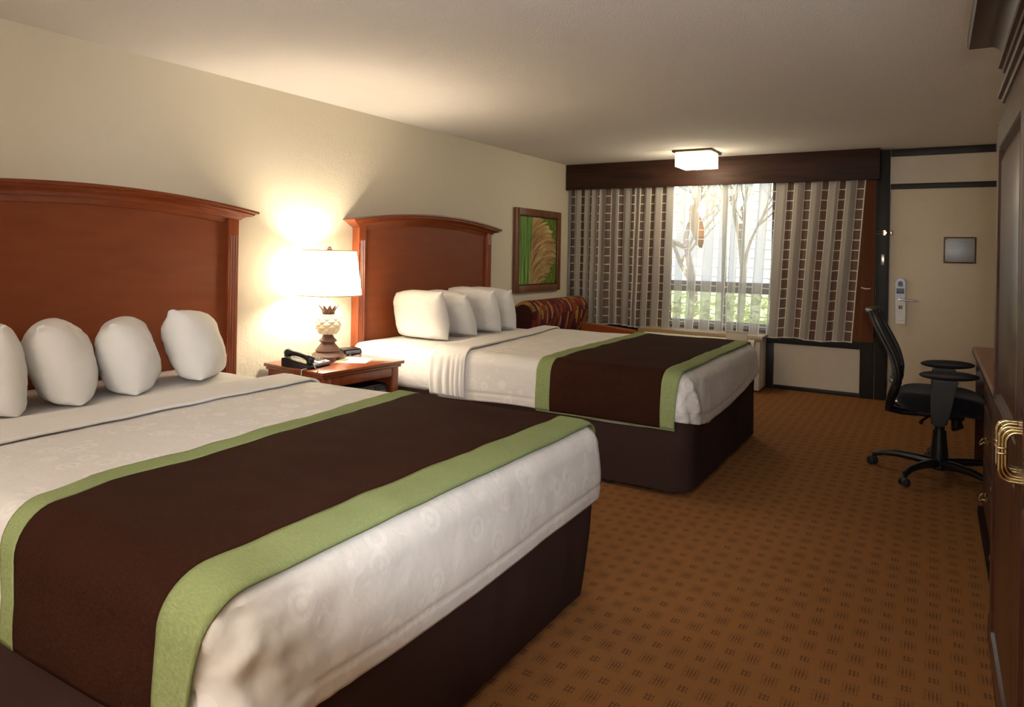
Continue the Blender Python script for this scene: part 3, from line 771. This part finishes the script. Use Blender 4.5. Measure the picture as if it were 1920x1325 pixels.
# ------------------------------------------------------------------ telephone
ph = thing('telephone', (.33, 3.195, .6125), 'black desk telephone with silver keypad face on the nightstand', 'telephone', rz=radians(10))
bm = bmesh.new(); prism(bm, [(-.12, .0), (.115, .0), (.125, .012), (.12, .022), (-.10, .058), (-.12, .055)], 1, -.10, .105)
bmesh.ops.bevel(bm, geom=list(bm.edges), offset=.004, segments=2, affect='EDGES'); finish('phone_body', bm, 'black', ph)
sl = -(.058 - .022) / .22
zf = lambda x: .0585 + (x + .10) * sl
bm = bmesh.new(); V = [(-.095, -.01), (.112, -.01), (.112, .098), (-.095, .098)]
prism(bm, [(x, zf(x) - .001) for x in (-.095, .112)] + [(x, zf(x) + .0025) for x in (.112, -.095)], 1, -.015, .100); finish('key_face', bm, 'greyface', ph)
bm = bmesh.new()
for i in range(4):
    for j in range(3):
        x = .0 + i * .022; y = .018 + j * .026; bx(bm, x, x + .013, y, y + .017, zf(x) + .001, zf(x) + .006)
finish('number_keys', bm, 'black', ph)
o = box('message_light', .096, .108, .03, .06, zf(.1) + .001, zf(.1) + .006, 'red', ph, .001); o['label'] = 'red message button'
bm = bmesh.new(); pts = []
for k in range(17):
    f = k / 16; x = -.115 + .215 * f; z = zf(x) + .026 + .010 * sin(pi * f); pts.append((x, -.062, z))
rr = [.024 if (k < 3 or k > 13) else .016 for k in range(17)]; rr = [.018, .025, .027, .022, .018] + [.016] * 7 + [.018, .022, .027, .025, .018]
tube(bm, pts, rr, 14)
for f_ in (-.095, .08): lathe(bm, [(.0001, zf(f_) + .004), (.024, zf(f_) + .004), (.024, zf(f_) + .03), (.0001, zf(f_) + .034)], f_, -.062, 18)
bmesh.ops.scale(bm, vec=(1, 1.0, 1), verts=bm.verts); finish('handset', bm, 'black', ph)
bm = bmesh.new(); tube(bm, [(.09, -.062, .045), (.13, -.085, .012), (.15, -.10, .006), (.185, -.12, .004), (.21, -.165, -.002 + .002)], .003, 6); finish('handset_cord', bm, 'rubber', ph)
# cable clip over the edge
cc = thing('phone_cable', (.43, 3.060, .60), 'short cable with black plug hanging over the nightstand edge', 'cable')
bm = bmesh.new(); tube(bm, [(0, .05, .0135), (0, .02, .014), (0, .006, .008), (0, .004, -.02), (.004, -.002, -.035)], .003, 6); finish('cable', bm, 'greyface', cc)
bm = bmesh.new(); bx(bm, -.012, .014, -.008, .012, -.062, -.034, .003); bx(bm, -.018, -.004, -.006, .006, -.05, -.036, .002); finish('plug', bm, 'black', cc)
# alarm clock
ac = thing('alarm_clock', (.205, 3.715, .6105), 'small black alarm clock beside the farther headboard', 'clock', rz=radians(-12))
bm = bmesh.new(); prism(bm, [(-.055, .004), (.055, .004), (.04, .045), (-.045, .052)], 1, -.075, .075); bmesh.ops.bevel(bm, geom=list(bm.edges), offset=.004, segments=2, affect='EDGES'); finish('clock_case', bm, 'black', ac)
prism_bm = bmesh.new(); bmesh.ops.create_icosphere(prism_bm, subdivisions=2, radius=.009); bmesh.ops.translate(prism_bm, vec=(0, -.005, .056), verts=prism_bm.verts); finish('snooze_button', prism_bm, 'chrome', ac)
for y in (-.068, -.03, .06):
    bm = bmesh.new(); bx(bm, .046, .058, y - .006, y + .006, 0, .014, .002); finish('foot', bm, 'brass', ac)
box('clock_display', .046, .0505, -.06, .06, .014, .036, 'bluegrey', ac, .001, m=Matrix.Translation((.0, 0, 0)))
# papers and pen
p = box('paper_sheet', .0, .215, .0, .19, 0, .0012, 'paper', bev=0); p.location = (.37, 3.40, .6102); p.rotation_euler = (0, 0, radians(28)); tag(p, 'white note paper lying front on the nightstand', 'paper', 'papers on the nightstand')
p = box('paper_sheet', .0, .15, .0, .15, 0, .0012, 'paper', bev=0); p.location = (.30, 3.50, .6118); p.rotation_euler = (0, 0, radians(12)); tag(p, 'smaller white note sheet lying on top of the other paper beside the lamp', 'paper', 'papers on the nightstand')
bm = bmesh.new(); tube(bm, [(0, 0, .005), (.0, .13, .005)], .0045, 10); lathe(bm, [(.001, 0), (.001, .001)], 0, 0, 6)
p = finish('ballpoint_pen', bm, 'gold'); p.location = (.385, 3.405, .6132); p.rotation_euler = (0, 0, radians(8)); tag(p, 'slim gold pen on the note paper', 'pen')

# ------------------------------------------------------------------ picture
pc = thing('framed_picture', (.0, 6.83, 1.40), 'framed print of green blades and tan plume grass on the left wall', 'picture')
bm = bmesh.new(); W2, H2, fw = .515, .455, .075
for a in ((-W2, -W2 + fw, -H2, H2), (W2 - fw, W2, -H2, H2), (-W2 + fw, W2 - fw, -H2, -H2 + fw), (-W2 + fw, W2 - fw, H2 - fw, H2)): bx(bm, .001, .042, a[0], a[1], a[2], a[3], .004, 2)
finish('picture_frame', bm, 'frame', pc)
bm = bmesh.new()
for a in ((-W2 + fw, -W2 + fw + .012, -H2 + fw, H2 - fw), (W2 - fw - .012, W2 - fw, -H2 + fw, H2 - fw), (-W2 + fw, W2 - fw, -H2 + fw, -H2 + fw + .012), (-W2 + fw, W2 - fw, H2 - fw - .012, H2 - fw)): bx(bm, .001, .030, *a)
finish('inner_lip', bm, 'bronze', pc)
bm = grid(lambda u, v: (.022, -W2 + fw + (2 * W2 - 2 * fw) * u, -H2 + fw + (2 * H2 - 2 * fw) * v), 1, 1, lambda u, v: (u, v)); finish('print', bm, 'art', pc, False)

# ------------------------------------------------------------------ armchair / sofa
sf = thing('armchair', (.5, 6.72, 0), 'wide armchair with patterned red and gold back and orange arms in the corner', 'armchair')
def prof(t):   # cross-section of the back cushion, in x,z; t 0..1 from seat up over the roll to the wall side
    a = -1.15 + t * 4.6
    return (.255 + .155 * cos(a) + .02 * sin(a), .715 + .17 * sin(a) - (.13 * max(0, -sin(a))))
Ls = [0]; pp = prof(0)
for i in range(1, 61):
    q = prof(i / 60); Ls.append(Ls[-1] + hypot(q[0] - pp[0], q[1] - pp[1])); pp = q
ya, yb = 6.10, 7.38
def bf(u, v):
    x, z = prof(v); e = abs(2 * u - 1); k = 1 - .0 * e; rr = max(0, (e - .93) / .07)
    x = .25 + (x - .25) * (1 - .25 * rr * rr); z = .70 + (z - .70) * (1 - .22 * rr * rr)
    return (x, ya + (yb - ya) * u, z)
bm = grid(bf, 80, 60, lambda u, v: ((yb - ya) * u, Ls[round(v * 60)]))
bm.verts.ensure_lookup_table()
for u in (0, 80):
    ring = [bm.verts[u * 61 + j] for j in range(61)]; bm.faces.new(ring)
lp(finish('back_cushion', bm, 'sofa', None, True, 60), sf)
bm = bmesh.new(); bx(bm, .03, .20, ya + .02, yb - .02, .10, .62, .01); lp(finish('back_frame', bm, 'orange'), sf)
for y in (6.02, 7.28):
    bm = bmesh.new(); prism(bm, [(.05, .10), (1.0, .10), (1.02, .13), (1.03, .50), (1.0, .535), (.45, .580), (.05, .60)], 1, y, y + .10); bmesh.ops.bevel(bm, geom=list(bm.edges), offset=.012, segments=3, affect='EDGES'); lp(finish('arm', bm, 'orange'), sf)
bm = bmesh.new(); bx(bm, .21, 1.0, 6.13, 7.27, .22, .43, .04, 4); lp(finish('seat_cushion', bm, 'sofa'), sf)
bm = bmesh.new(); bx(bm, .10, .96, 6.13, 7.27, .09, .215, .01, 2); lp(finish('seat_base', bm, 'orange'), sf)
for x in (.12, .92):
    for y in (6.08, 7.32):
        bm = bmesh.new(); lathe(bm, [(.0001, 0), (.02, 0), (.028, .098), (.0001, .098)], x, y, 14); lp(finish('leg', bm, 'mahogany'), sf)

# ------------------------------------------------------------------ air conditioner under the window
au = thing('wall_air_conditioner', (1.67, 7.52, 0), 'cream wall air conditioner with tan ledge under the window beyond the farther bed', 'air conditioner')
bm = bmesh.new(); bx(bm, 1.02, 2.345, 7.34, DY - .032, .545, .568, .003); bx(bm, 1.02, 2.345, 7.335, 7.36, .515, .568, .003); lp(finish('ledge', bm, 'tan'), au)
bm = bmesh.new(); bx(bm, 1.04, 2.315, 7.40, DY - .034, .02, .544, .006); lp(finish('unit_case', bm, 'acwhite'), au)
bm = bmesh.new(); pr = [(7.405, .20), (7.405, .535)] + [(7.30 + .03 * (1 - cos(a)) , .46 + .07 * sin(a)) for a in [pi / 2 * (1 - k / 8) for k in range(9)]] + [(7.275, .40), (7.28, .30), (7.30, .23), (7.34, .20)]
prism(bm, pr, 0, 1.10, 2.27); lp(finish('front_cover', bm, 'acwhite', None, True, 30), au)
bm = bmesh.new(); prism(bm, [(7.34, .02), (7.40, .02), (7.40, .535), (7.375, .53)], 0, 2.271, 2.315); lp(finish('side_panel', bm, 'acwhite', None, True, 30), au)
bm = bmesh.new()
for i in range(9): bx(bm, 1.14, 2.22, 7.270, 7.276, .25 + i * .018, .256 + i * .018)
lp(finish('grille_slats', bm, 'bluegrey', None), au)
bm = bmesh.new(); bx(bm, 1.99, 2.205, 7.300, 7.310, .40, .605, .003); bx(bm, 1.985, 2.21, 7.298, 7.314, .598, .612, .002); o = lp(finish('control_lid', bm, 'card'), au); o['label'] = 'beige control lid standing open'

# ------------------------------------------------------------------ desk + dresser along the right wall
dk = thing('desk_dresser', (4.3, 4.3, 0), 'long dark wood dresser and desk along the right wall behind the office chair', 'dresser')
bm = bmesh.new(); prism(bm, [(4.053, .752), (4.048, .760), (4.048, .772), (4.058, .782), (XR - .004, .782), (XR - .004, .752)], 1, 2.86, 5.76); lp(finish('desk_top', bm, 'desktop'), dk)
bm = bmesh.new(); prism(bm, [(4.0465, .748), (4.0465, .757), (4.062, .7515), (4.062, .748)], 1, 2.86, 5.755); lp(finish('edge_moulding', bm, 'mahogany_h'), dk)
bm = bmesh.new(); bx(bm, 4.072, XR - .006, 2.87, 4.50, .06, .7475, .002); lp(finish('drawer_carcass', bm, 'mahogany'), dk)
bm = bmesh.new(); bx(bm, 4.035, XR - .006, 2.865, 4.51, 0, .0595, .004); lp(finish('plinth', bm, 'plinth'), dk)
bm = bmesh.new(); bx(bm, 4.07, XR - .006, 5.715, 5.745, 0, .7475, .002); lp(finish('end_panel', bm, 'mahogany'), dk)
bm = bmesh.new(); bx(bm, 4.10, 4.12, 4.505, 5.71, .65, .7475, .002); lp(finish('apron', bm, 'mahogany_h'), dk)
def bail(parent, y, z, x):
    bm = bmesh.new()
    tube(bm, [(x, y - .045, z), (x - .022, y - .045, z), (x - .030, y - .038, z - .010), (x - .036, y - .015, z - .018), (x - .036, y + .015, z - .018), (x - .030, y + .038, z - .010), (x - .022, y + .045, z), (x, y + .045, z)], .0045, 8)
    for s in (-.045, .045): lathe(bm, [(.0001, z - .008), (.010, z - .008), (.010, z + .008), (.0001, z + .008)], x - .006, y + s, 12)
    o = finish('handle', bm, 'brass'); o.parent = parent; return o
for (ya_, yb_, cols) in ((3.70, 4.47, 4.05), (2.90, 3.67, 3.27)):
    for (za, zb_) in ((.625, .735), (.365, .61), (.085, .35)):
        dr = box('drawer', 4.053, 4.0715, ya_, yb_, za, zb_, 'mahogany_h', None, .004); dr.parent = dk; dr.matrix_parent_inverse = Matrix.Translation(-dk.location)
        if za < .6: bail(dr, cols, (za + zb_) / 2 + .02, 4.053)

# ------------------------------------------------------------------ armoire
ar = thing('armoire', (4.3, 2.0, 0), 'tall dark mahogany armoire with crown moulding at the right edge of the photo', 'armoire')
AX = 4.001; YF = 2.80; YN = 1.12
bm = bmesh.new(); bx(bm, AX + .022, XR - .006, YN, YF, .10, 2.07, .003); lp(finish('carcass', bm, 'mahogany'), ar)
bm = bmesh.new(); bx(bm, AX + .004, AX + .0215, YN, YN + .03, .10, 1.815); bx(bm, AX + .004, AX + .0215, YF - .03, YF, .10, 1.815); bx(bm, AX + .004, AX + .0215, YN, YF, 1.8155, 2.07, .001, 1); lp(finish('face_frame', bm, 'mahogany'), ar)
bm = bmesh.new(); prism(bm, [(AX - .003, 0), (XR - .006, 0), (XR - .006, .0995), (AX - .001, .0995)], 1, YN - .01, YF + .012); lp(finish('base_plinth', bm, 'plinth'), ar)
for z in (1.915, 2.015):     # beads
    bm = bmesh.new(); pr = [(AX + .0035, z - .022), (AX - .002, z - .020), (AX - .004, z - .008), (AX - .014, z - .004), (AX - .016, z + .006), (AX - .010, z + .014), (AX + .0035, z + .016)]
    prism(bm, pr, 1, YN - .01, YF + .018); bx(bm, AX + .0036, XR - .006, YF + .0005, YF + .018, z - .02, z + .016, .004); lp(finish('bead_moulding', bm, 'mahogany_h'), ar)
# crown: cove swept round the far corner
bm = bmesh.new(); pr = [(0, 2.035), (.004, 2.035)] + [((.004 + .088 * (1 - cos(a))), 2.04 + .065 * sin(a)) for a in [pi / 2 * k / 10 for k in range(11)]] + [(.098, 2.105), (.104, 2.112), (.104, 2.140), (0, 2.140)]
rows = []
for (bx_, by_, ox, oy) in ((AX + .004, YN, -1, -1), (AX + .004, YF, -1, 1), (XR - .006, YF, 0, 1)):
    rows.append([bm.verts.new((bx_ + ox * o_, by_ + oy * o_, z)) for o_, z in pr])
for a, b in zip(rows, rows[1:]):
    for k in range(len(pr)): bm.faces.new((a[k], a[(k + 1) % len(pr)], b[(k + 1) % len(pr)], b[k]))
bm.faces.new(rows[0]); bm.faces.new(rows[-1][::-1]); lp(finish('crown_moulding', bm, 'mahogany_h', None, True, 30), ar)
bm = bmesh.new(); bx(bm, AX + .0045, XR - .01, YN + .001, YF - .001, 2.0705, 2.139); lp(finish('top_board', bm, 'mahogany_h'), ar)
def adoor(y0, y1):
    bm = bmesh.new(); st_ = .075; z0, z1, zm = .105, 1.81, .90
    for a in ((y0, y0 + st_, z0, z1), (y1 - st_, y1, z0, z1), (y0 + st_, y1 - st_, z0, z0 + .08), (y0 + st_, y1 - st_, z1 - .08, z1), (y0 + st_, y1 - st_, zm - .06, zm + .035)): bx(bm, AX - .016, AX + .0035, a[0], a[1], a[2], a[3], .0015, 1)
    dr = lp(finish('door', bm, 'mahogany'), ar); inv = Matrix.Translation(-ar.location)
    for (pa, pb) in ((z0 + .08, zm - .06), (zm + .035, z1 - .08)):
        bm = bmesh.new(); q = [(0, 0, -.010), (.012, .012, -.016), (.022, .022, -.004), (.05, .05, -.012)]
        R = []
        for (iy, iz, dx) in q:
            R.append([bm.verts.new((AX + .0 + (dx if dx else 0) , yy, zz)) for yy, zz in ((y0 + st_ + iy, pa + iz), (y1 - st_ - iy, pa + iz), (y1 - st_ - iy, pb - iz), (y0 + st_ + iy, pb - iz))])
        for a, b in zip(R, R[1:]):
            for k in range(4): bm.faces.new((a[k], a[(k + 1) % 4], b[(k + 1) % 4], b[k]))
        bm.faces.new(R[-1]); o = finish('raised_panel', bm, 'mahogany', None, True, 20); o.parent = dr
    return dr
d1 = adoor(1.962, 2.770); d2 = adoor(1.148, 1.958)
def pull(dr, y, z):
    bm = bmesh.new(); xs = AX - .0165
    for j in range(3):
        for i in range(3):
            o_ = .006 * i; yy = y + (j - 1) * .0075
            hh = .061 - o_ - .001 * j; pr_ = .038 - o_
            pts = [(xs, yy, z + hh)] + [(xs - pr_ + .020 * (1 - sin(a)), yy, z + hh - .022 * (1 - cos(a))) for a in [pi / 2 * k / 6 for k in range(7)]]
            pts = [(xs, yy, z + hh), (xs - pr_ + .020, yy, z + hh)]
            for k in range(1, 7): a = pi / 2 * k / 6; pts.append((xs - pr_ + .020 - .020 * sin(a), yy, z + hh - .024 * (1 - cos(a))))
            low = [(p[0], p[1], 2 * z - p[2]) for p in pts][::-1]
            tube(bm, pts + low, .0036, 8)
    for zz in (z, z + .012): bx(bm, xs - .0425, xs - .022, y - .0125, y + .0125, zz - .002, zz + .002, .001, 1)
    o = finish('handle', bm, 'brass', None, True, 50); o.parent = dr; o['label'] = 'brass bundled rod handle'
pull(d1, 1.995, .938); pull(d2, 1.925, .938)
for z in (1.775, .17):
    bm = bmesh.new(); lathe(bm, [(.0001, z - .045), (.006, z - .045), (.006, z + .045), (.0001, z + .045)], AX - .012, 2.778, 10); lathe(bm, [(.0001, z - .052), (.004, z - .050), (.004, z - .045), (.0001, z - .045)], AX - .012, 2.778, 10)
    o = finish('hinge', bm, 'bronze', None); o.parent = ar; o.matrix_parent_inverse = Matrix.Translation(-ar.location)

# ------------------------------------------------------------------ office chair
ch = thing('office_chair', (3.86, 5.2, 0), 'black swivel office chair with mesh back and armrests pulled up to the desk', 'chair')
CX = 3.86
# backrest
bp = [(-.372, 1.035), (-.350, .98), (-.318, .91), (-.282, .84), (-.250, .77), (-.232, .71), (-.222, .65), (-.228, .59)]
def cubic(pts, t):
    n = len(pts) - 1; f = t * n; i = min(int(f), n - 1); g = f - i
    P = [pts[max(0, i - 1)], pts[i], pts[i + 1], pts[min(n, i + 2)]]
    return [.5 * ((2 * P[1][k]) + (-P[0][k] + P[2][k]) * g + (2 * P[0][k] - 5 * P[1][k] + 4 * P[2][k] - P[3][k]) * g * g + (-P[0][k] + 3 * P[1][k] - 3 * P[2][k] + P[3][k]) * g ** 3) for k in (0, 1)]
def back(u, v):
    x, z = cubic(bp, v); w = (u - .5) * 2
    hw_ = .215 * (1 - .10 * (2 * v - 1) ** 4)
    return (x - .045 * (1 - w * w) + .0, w * hw_, z)
finish('backrest', grid(back, 24, 30), 'blackfab', ch, mods=[SOL(.012, 0)])
bm = bmesh.new(); loop = []
for k in range(20): loop.append(Vector(back(0, k / 20)))
for k in range(10): loop.append(Vector(back(k / 10, 1)))
for k in range(20): loop.append(Vector(back(1, 1 - k / 20)))
for k in range(10): loop.append(Vector(back(1 - k / 10, 0)))
tube(bm, loop, .017, 10, True); finish('back_frame', bm, 'black', ch)
bm = bmesh.new()
for s in (-.17, .17): tube(bm, [(-.235, s, .66), (-.232, s, .60), (-.255, s * .9, .53), (-.275, s * .7, .46), (-.285, s * .5, .415), (-.22, s * .3, .395), (-.10, s * .2, .395)], [.02, .026, .028, .026, .024, .02, .02], 12)
finish('back_support', bm, 'black', ch)
def seatf(u, v):
    a = 2 * pi * u
    ce, se = cos(a), sin(a); ex = abs(ce) ** .55 * (1 if ce > 0 else -1); ey = abs(se) ** .55 * (1 if se > 0 else -1)
    pr_ = [(0, .015), (.55, .010), (.88, .0), (.98, -.022), (1, -.05), (.95, -.085), (.80, -.105), (0, -.110)]
    r, z = cubic(pr_, v); return (.005 + r * .245 * ex, r * .24 * ey, .535 + z - .02 * max(0, ex) ** 3 * r + .018 * r * r * ey * ey * (1 if z > -.05 else 0))
bm = grid(seatf, 64, 28); bmesh.ops.remove_doubles(bm, verts=bm.verts, dist=.0004); finish('seat', bm, 'blackfab', ch, True, 60)
bm = bmesh.new(); bx(bm, -.13, .13, -.10, .10, .385, .428, .012, 2); finish('tilt_mechanism', bm, 'black', ch)
for s in (-1, 1):
    bm = bmesh.new(); y = s * .272
    prism(bm, [(-.045, .655), (.095, .655), (.060, .56), (.045, .43), (.030, .375), (-.045, .375), (-.050, .44), (-.052, .56)], 1, y - .022, y + .022)
    bmesh.ops.bevel(bm, geom=list(bm.edges), offset=.010, segments=2, affect='EDGES')
    bx(bm, -.03, .03, min(y, s * .09), max(y, s * .09), .388, .410, .004); arm = finish('armrest', bm, 'black', ch)
    bm = bmesh.new()
    def padf(u, v):
        a = 2 * pi * u; r = sin(pi * v) ** .8 if 0 < v < 1 else 0; zz = -cos(pi * v)
        return (.040 + .155 * r * cos(a), y + .048 * r * sin(a), .680 + .028 * zz + .008 * cos(a) * r * .6)
    b2 = grid(padf, 40, 16); bmesh.ops.remove_doubles(b2, verts=b2.verts, dist=.0003); o = finish('arm_pad', b2, 'rubber', None, True, 80); o.parent = arm; bm.free()
bm = bmesh.new(); lathe(bm, [(.0001, .09), (.050, .09), (.048, .16), (.040, .24), (.036, .30), (.028, .30), (.026, .384), (.0001, .384)], 0, 0, 28); finish('gas_lift_column', bm, 'black', ch)
bm = bmesh.new(); tube(bm, [(-.05, -.09, .40), (-.09, -.20, .385), (-.10, -.235, .375)], [.006, .007, .012], 8); finish('tilt_lever', bm, 'black', ch)
bm = bmesh.new(); tube(bm, [(.09, 0, .41), (.09, 0, .33)], .03, 16); tube(bm, [(.09, 0, .335), (.10, 0, .315)], [.036, .034], 16); finish('tension_knob', bm, 'black', ch)
bm = bmesh.new(); lathe(bm, [(.0001, .05), (.045, .05), (.055, .06), (.055, .105), (.045, .115), (.0001, .115)], 0, 0, 28); finish('base_hub', bm, 'black', ch)
for k in range(5):
    a = radians(170 + 72 * k); ca, sa = cos(a), sin(a)
    bm = bmesh.new(); pts = [(r * ca, r * sa, z) for r, z in ((.04, .090), (.14, .098), (.24, .100), (.32, .090), (.375, .072))]
    tube(bm, pts, [.030, .026, .022, .019, .017], 10); tube(bm, [(.375 * ca, .375 * sa, .08), (.375 * ca, .375 * sa, .045)], .012, 8)
    leg = finish('base_leg', bm, 'black', ch)
    bm = bmesh.new(); c0 = Vector((.385 * ca, .385 * sa, .026)); nx_ = Vector((-sa * cos(.5) + ca * sin(.5), ca * cos(.5) + sa * sin(.5), 0))
    for s in (-1, 1): tube(bm, [c0 + nx_ * s * .006, c0 + nx_ * s * .012, c0 + nx_ * s * .024, c0 + nx_ * s * .028], [.022, .026, .026, .020], 20)
    bx(bm, c0.x - .018, c0.x + .018, c0.y - .018, c0.y + .018, .03, .052, .008, 2)
    o = finish('caster', bm, 'rubber', None); o.parent = leg

# ------------------------------------------------------------------ outdoors beyond the window
o = box('courtyard_lawn', -8, 12, DY + 1.9, DY + 26, -.16, -.10, 'grass', bev=0); o['kind'] = 'structure'
o = box('outside_walkway', -8, 12, DY + .125, DY + 1.89, -.16, -.02, 'concrete', bev=0); o['kind'] = 'structure'
def tree(x, y, h, seed, label):
    random.seed(seed); t = thing('courtyard_tree', (x, y, -.1), label, 'tree', 'trees outside the window')
    bm = bmesh.new(); tips = []
    def br(p, d, L, r, dep):
        pts = [p]; q = p.copy(); dd = d.copy()
        for i in range(4):
            dd = (dd + Vector((random.uniform(-.22, .22), random.uniform(-.22, .22), random.uniform(-.05, .15)))).normalized(); q = q + dd * L / 4; pts.append(q.copy())
        tube(bm, pts, [r * (1 - .12 * i) for i in range(5)], 6)
        if dep == 0: tips.append(q); return
        for k in range(3): br(pts[random.choice((2, 3, 4))], (dd + Vector((random.uniform(-.9, .9), random.uniform(-.9, .9), random.uniform(-.2, .6)))).normalized(), L * .68, r * .52, dep - 1)
    br(Vector((0, 0, 0)), Vector((.05, 0, 1)), h * .5, .10, 4); finish('trunk_and_branches', bm, 'bark', t)
    bm = bmesh.new()
    for tp in tips:
        for k in range(5):
            c = tp + Vector([random.gauss(0, .16) for _ in range(3)]); m = Matrix.Translation(c) @ Matrix.Rotation(random.uniform(0, 6), 4, Vector([random.uniform(-1, 1) for _ in range(3)]).normalized())
            vs = [bm.verts.new(m @ Vector(p)) for p in ((-.06, 0, 0), (0, .028, .01), (.06, 0, 0), (0, -.028, .01))]; bm.faces.new(vs)
    finish('leaves', bm, 'leaf', t, False)
tree(.12, 12.5, 3.4, 3, 'bare branched tree outside, seen through the left half of the lit curtain')
tree(-.2, 17.5, 4.6, 11, 'bare branched tree outside, seen through the right half of the lit curtain')
bm = bmesh.new(); random.seed(5)
for k in range(2600):
    c = Vector((random.uniform(-3, 3.5), random.gauss(11.2, .35), random.uniform(-.1, .95) * random.uniform(.5, 1))); m = Matrix.Translation(c) @ Matrix.Rotation(random.uniform(0, 6), 4, Vector([random.uniform(-1, 1) for _ in range(3)]).normalized())
    vs = [bm.verts.new(m @ Vector(p)) for p in ((-.08, 0, 0), (0, .04, .01), (.08, 0, 0), (0, -.04, .01))]; bm.faces.new(vs)
o = finish('hedge', bm, 'leaf', None, False); tag(o, 'low yellow green hedge outside the window', 'hedge', kind='stuff')
bm = bmesh.new(); bmesh.ops.create_grid(bm, x_segments=2, y_segments=8, size=.5)
for v in bm.verts: v.co = Vector((v.co.x * .16 * (1 - (v.co.y * 2) ** 2 * .8), .05 * cos(v.co.y * 3), v.co.y * .55 + .02))
o = finish('dry_palm_leaf', bm, 'rustleaf', None, True, 60, mods=[SOL(.004)]); o.location = (1.28, 8.6, 1.72); o.rotation_euler = (0, radians(-14), 0); tag(o, 'rust orange dry leaf hanging outside the left window pane', 'leaf')
bm = bmesh.new(); tube(bm, [(1.30, 8.6, 1.98), (1.33, 8.62, 2.3), (1.5, 8.7, 2.9)], .006, 6); o2 = finish('stem', bm, 'bark'); o2.parent = o; o2.matrix_parent_inverse = o.matrix_basis.inverted()

# ------------------------------------------------------------------ lights
def light(name, typ, loc, energy, color, size=.05, rot=None, **kw):
    L = bpy.data.lights.new(name, typ); L.energy = energy; L.color = color
    if typ == 'POINT': L.shadow_soft_size = size
    if typ == 'AREA': L.size = size
    for k, v in kw.items(): setattr(L, k, v)
    o = bpy.data.objects.new(name, L); C.objects.link(o); o.location = loc
    if rot: o.rotation_euler = rot
    return o
light('table_lamp_bulb', 'POINT', (.24, 3.47, 1.19), 62, (1, .86, .66), .075)
light('ceiling_light_bulb', 'POINT', (1.72, 7.08, 2.20), 20, (1, .84, .60), .10)
light('rear_fill_light', 'AREA', (2.6, YB + .25, 2.0), 26, (1, .94, .88), 1.4, (radians(80), 0, 0), shape='RECTANGLE', size_y=.3)  # added fill behind the camera, unseen, to lift the beds and room
light('ceiling_fill_uplight', 'AREA', (3.0, -.9, 1.45), 115, (1, .94, .87), .3, (radians(180), 0, 0), shape='DISK')  # added upward fill, no real lamp here, brightens the ceiling
fl = light('camera_flash', 'SPOT', (3.88, 0.0, 1.48), 150, (.93, .96, 1), rot=(radians(92), 0, yaw_ := .544293), spot_size=radians(76), spot_blend=.5, shadow_soft_size=.03)
light('sun', 'SUN', (0, 0, 6), 4.0, (1, .97, .9), rot=(radians(42), 0, 0), angle=.01)
pt = light('window_portal', 'AREA', (1.65, DY + .14, 1.41), 1, (1, 1, 1), 3.0, (radians(-90), 0, 0), shape='RECTANGLE', size_y=1.65); pt.data.cycles.is_portal = True
W = bpy.data.worlds.new('sky'); bpy.context.scene.world = W; W.use_nodes = True
nt = W.node_tree; bg = nt.nodes['Background']; bg.inputs[0].default_value = (.90, .95, 1, 1); bg.inputs[1].default_value = 2.5

# ------------------------------------------------------------------ camera
f, cyp, yaw, roll, cxw, czw = 1307.67, 474.2105, .544293, .01804, 3.81393, 1.36846
cam = bpy.data.cameras.new('camera'); co = bpy.data.objects.new('camera', cam); C.objects.link(co)
cam.sensor_fit = 'HORIZONTAL'; cam.sensor_width = 36; cam.lens = 36 * f / 1920
cam.shift_y = (cyp - 662.5) / 1920
cam.clip_start = .02
co.matrix_world = Matrix.Translation((cxw, 0, czw)) @ Matrix.Rotation(yaw, 4, 'Z') @ Matrix.Rotation(pi / 2, 4, 'X') @ Matrix.Rotation(roll, 4, 'Z')
sc = bpy.context.scene; sc.camera = co
sc.view_settings.view_transform = 'Standard'; sc.view_settings.look = 'None'; sc.view_settings.gamma = 1; sc.view_settings.use_curve_mapping = False
sc.view_settings.exposure = 0.0
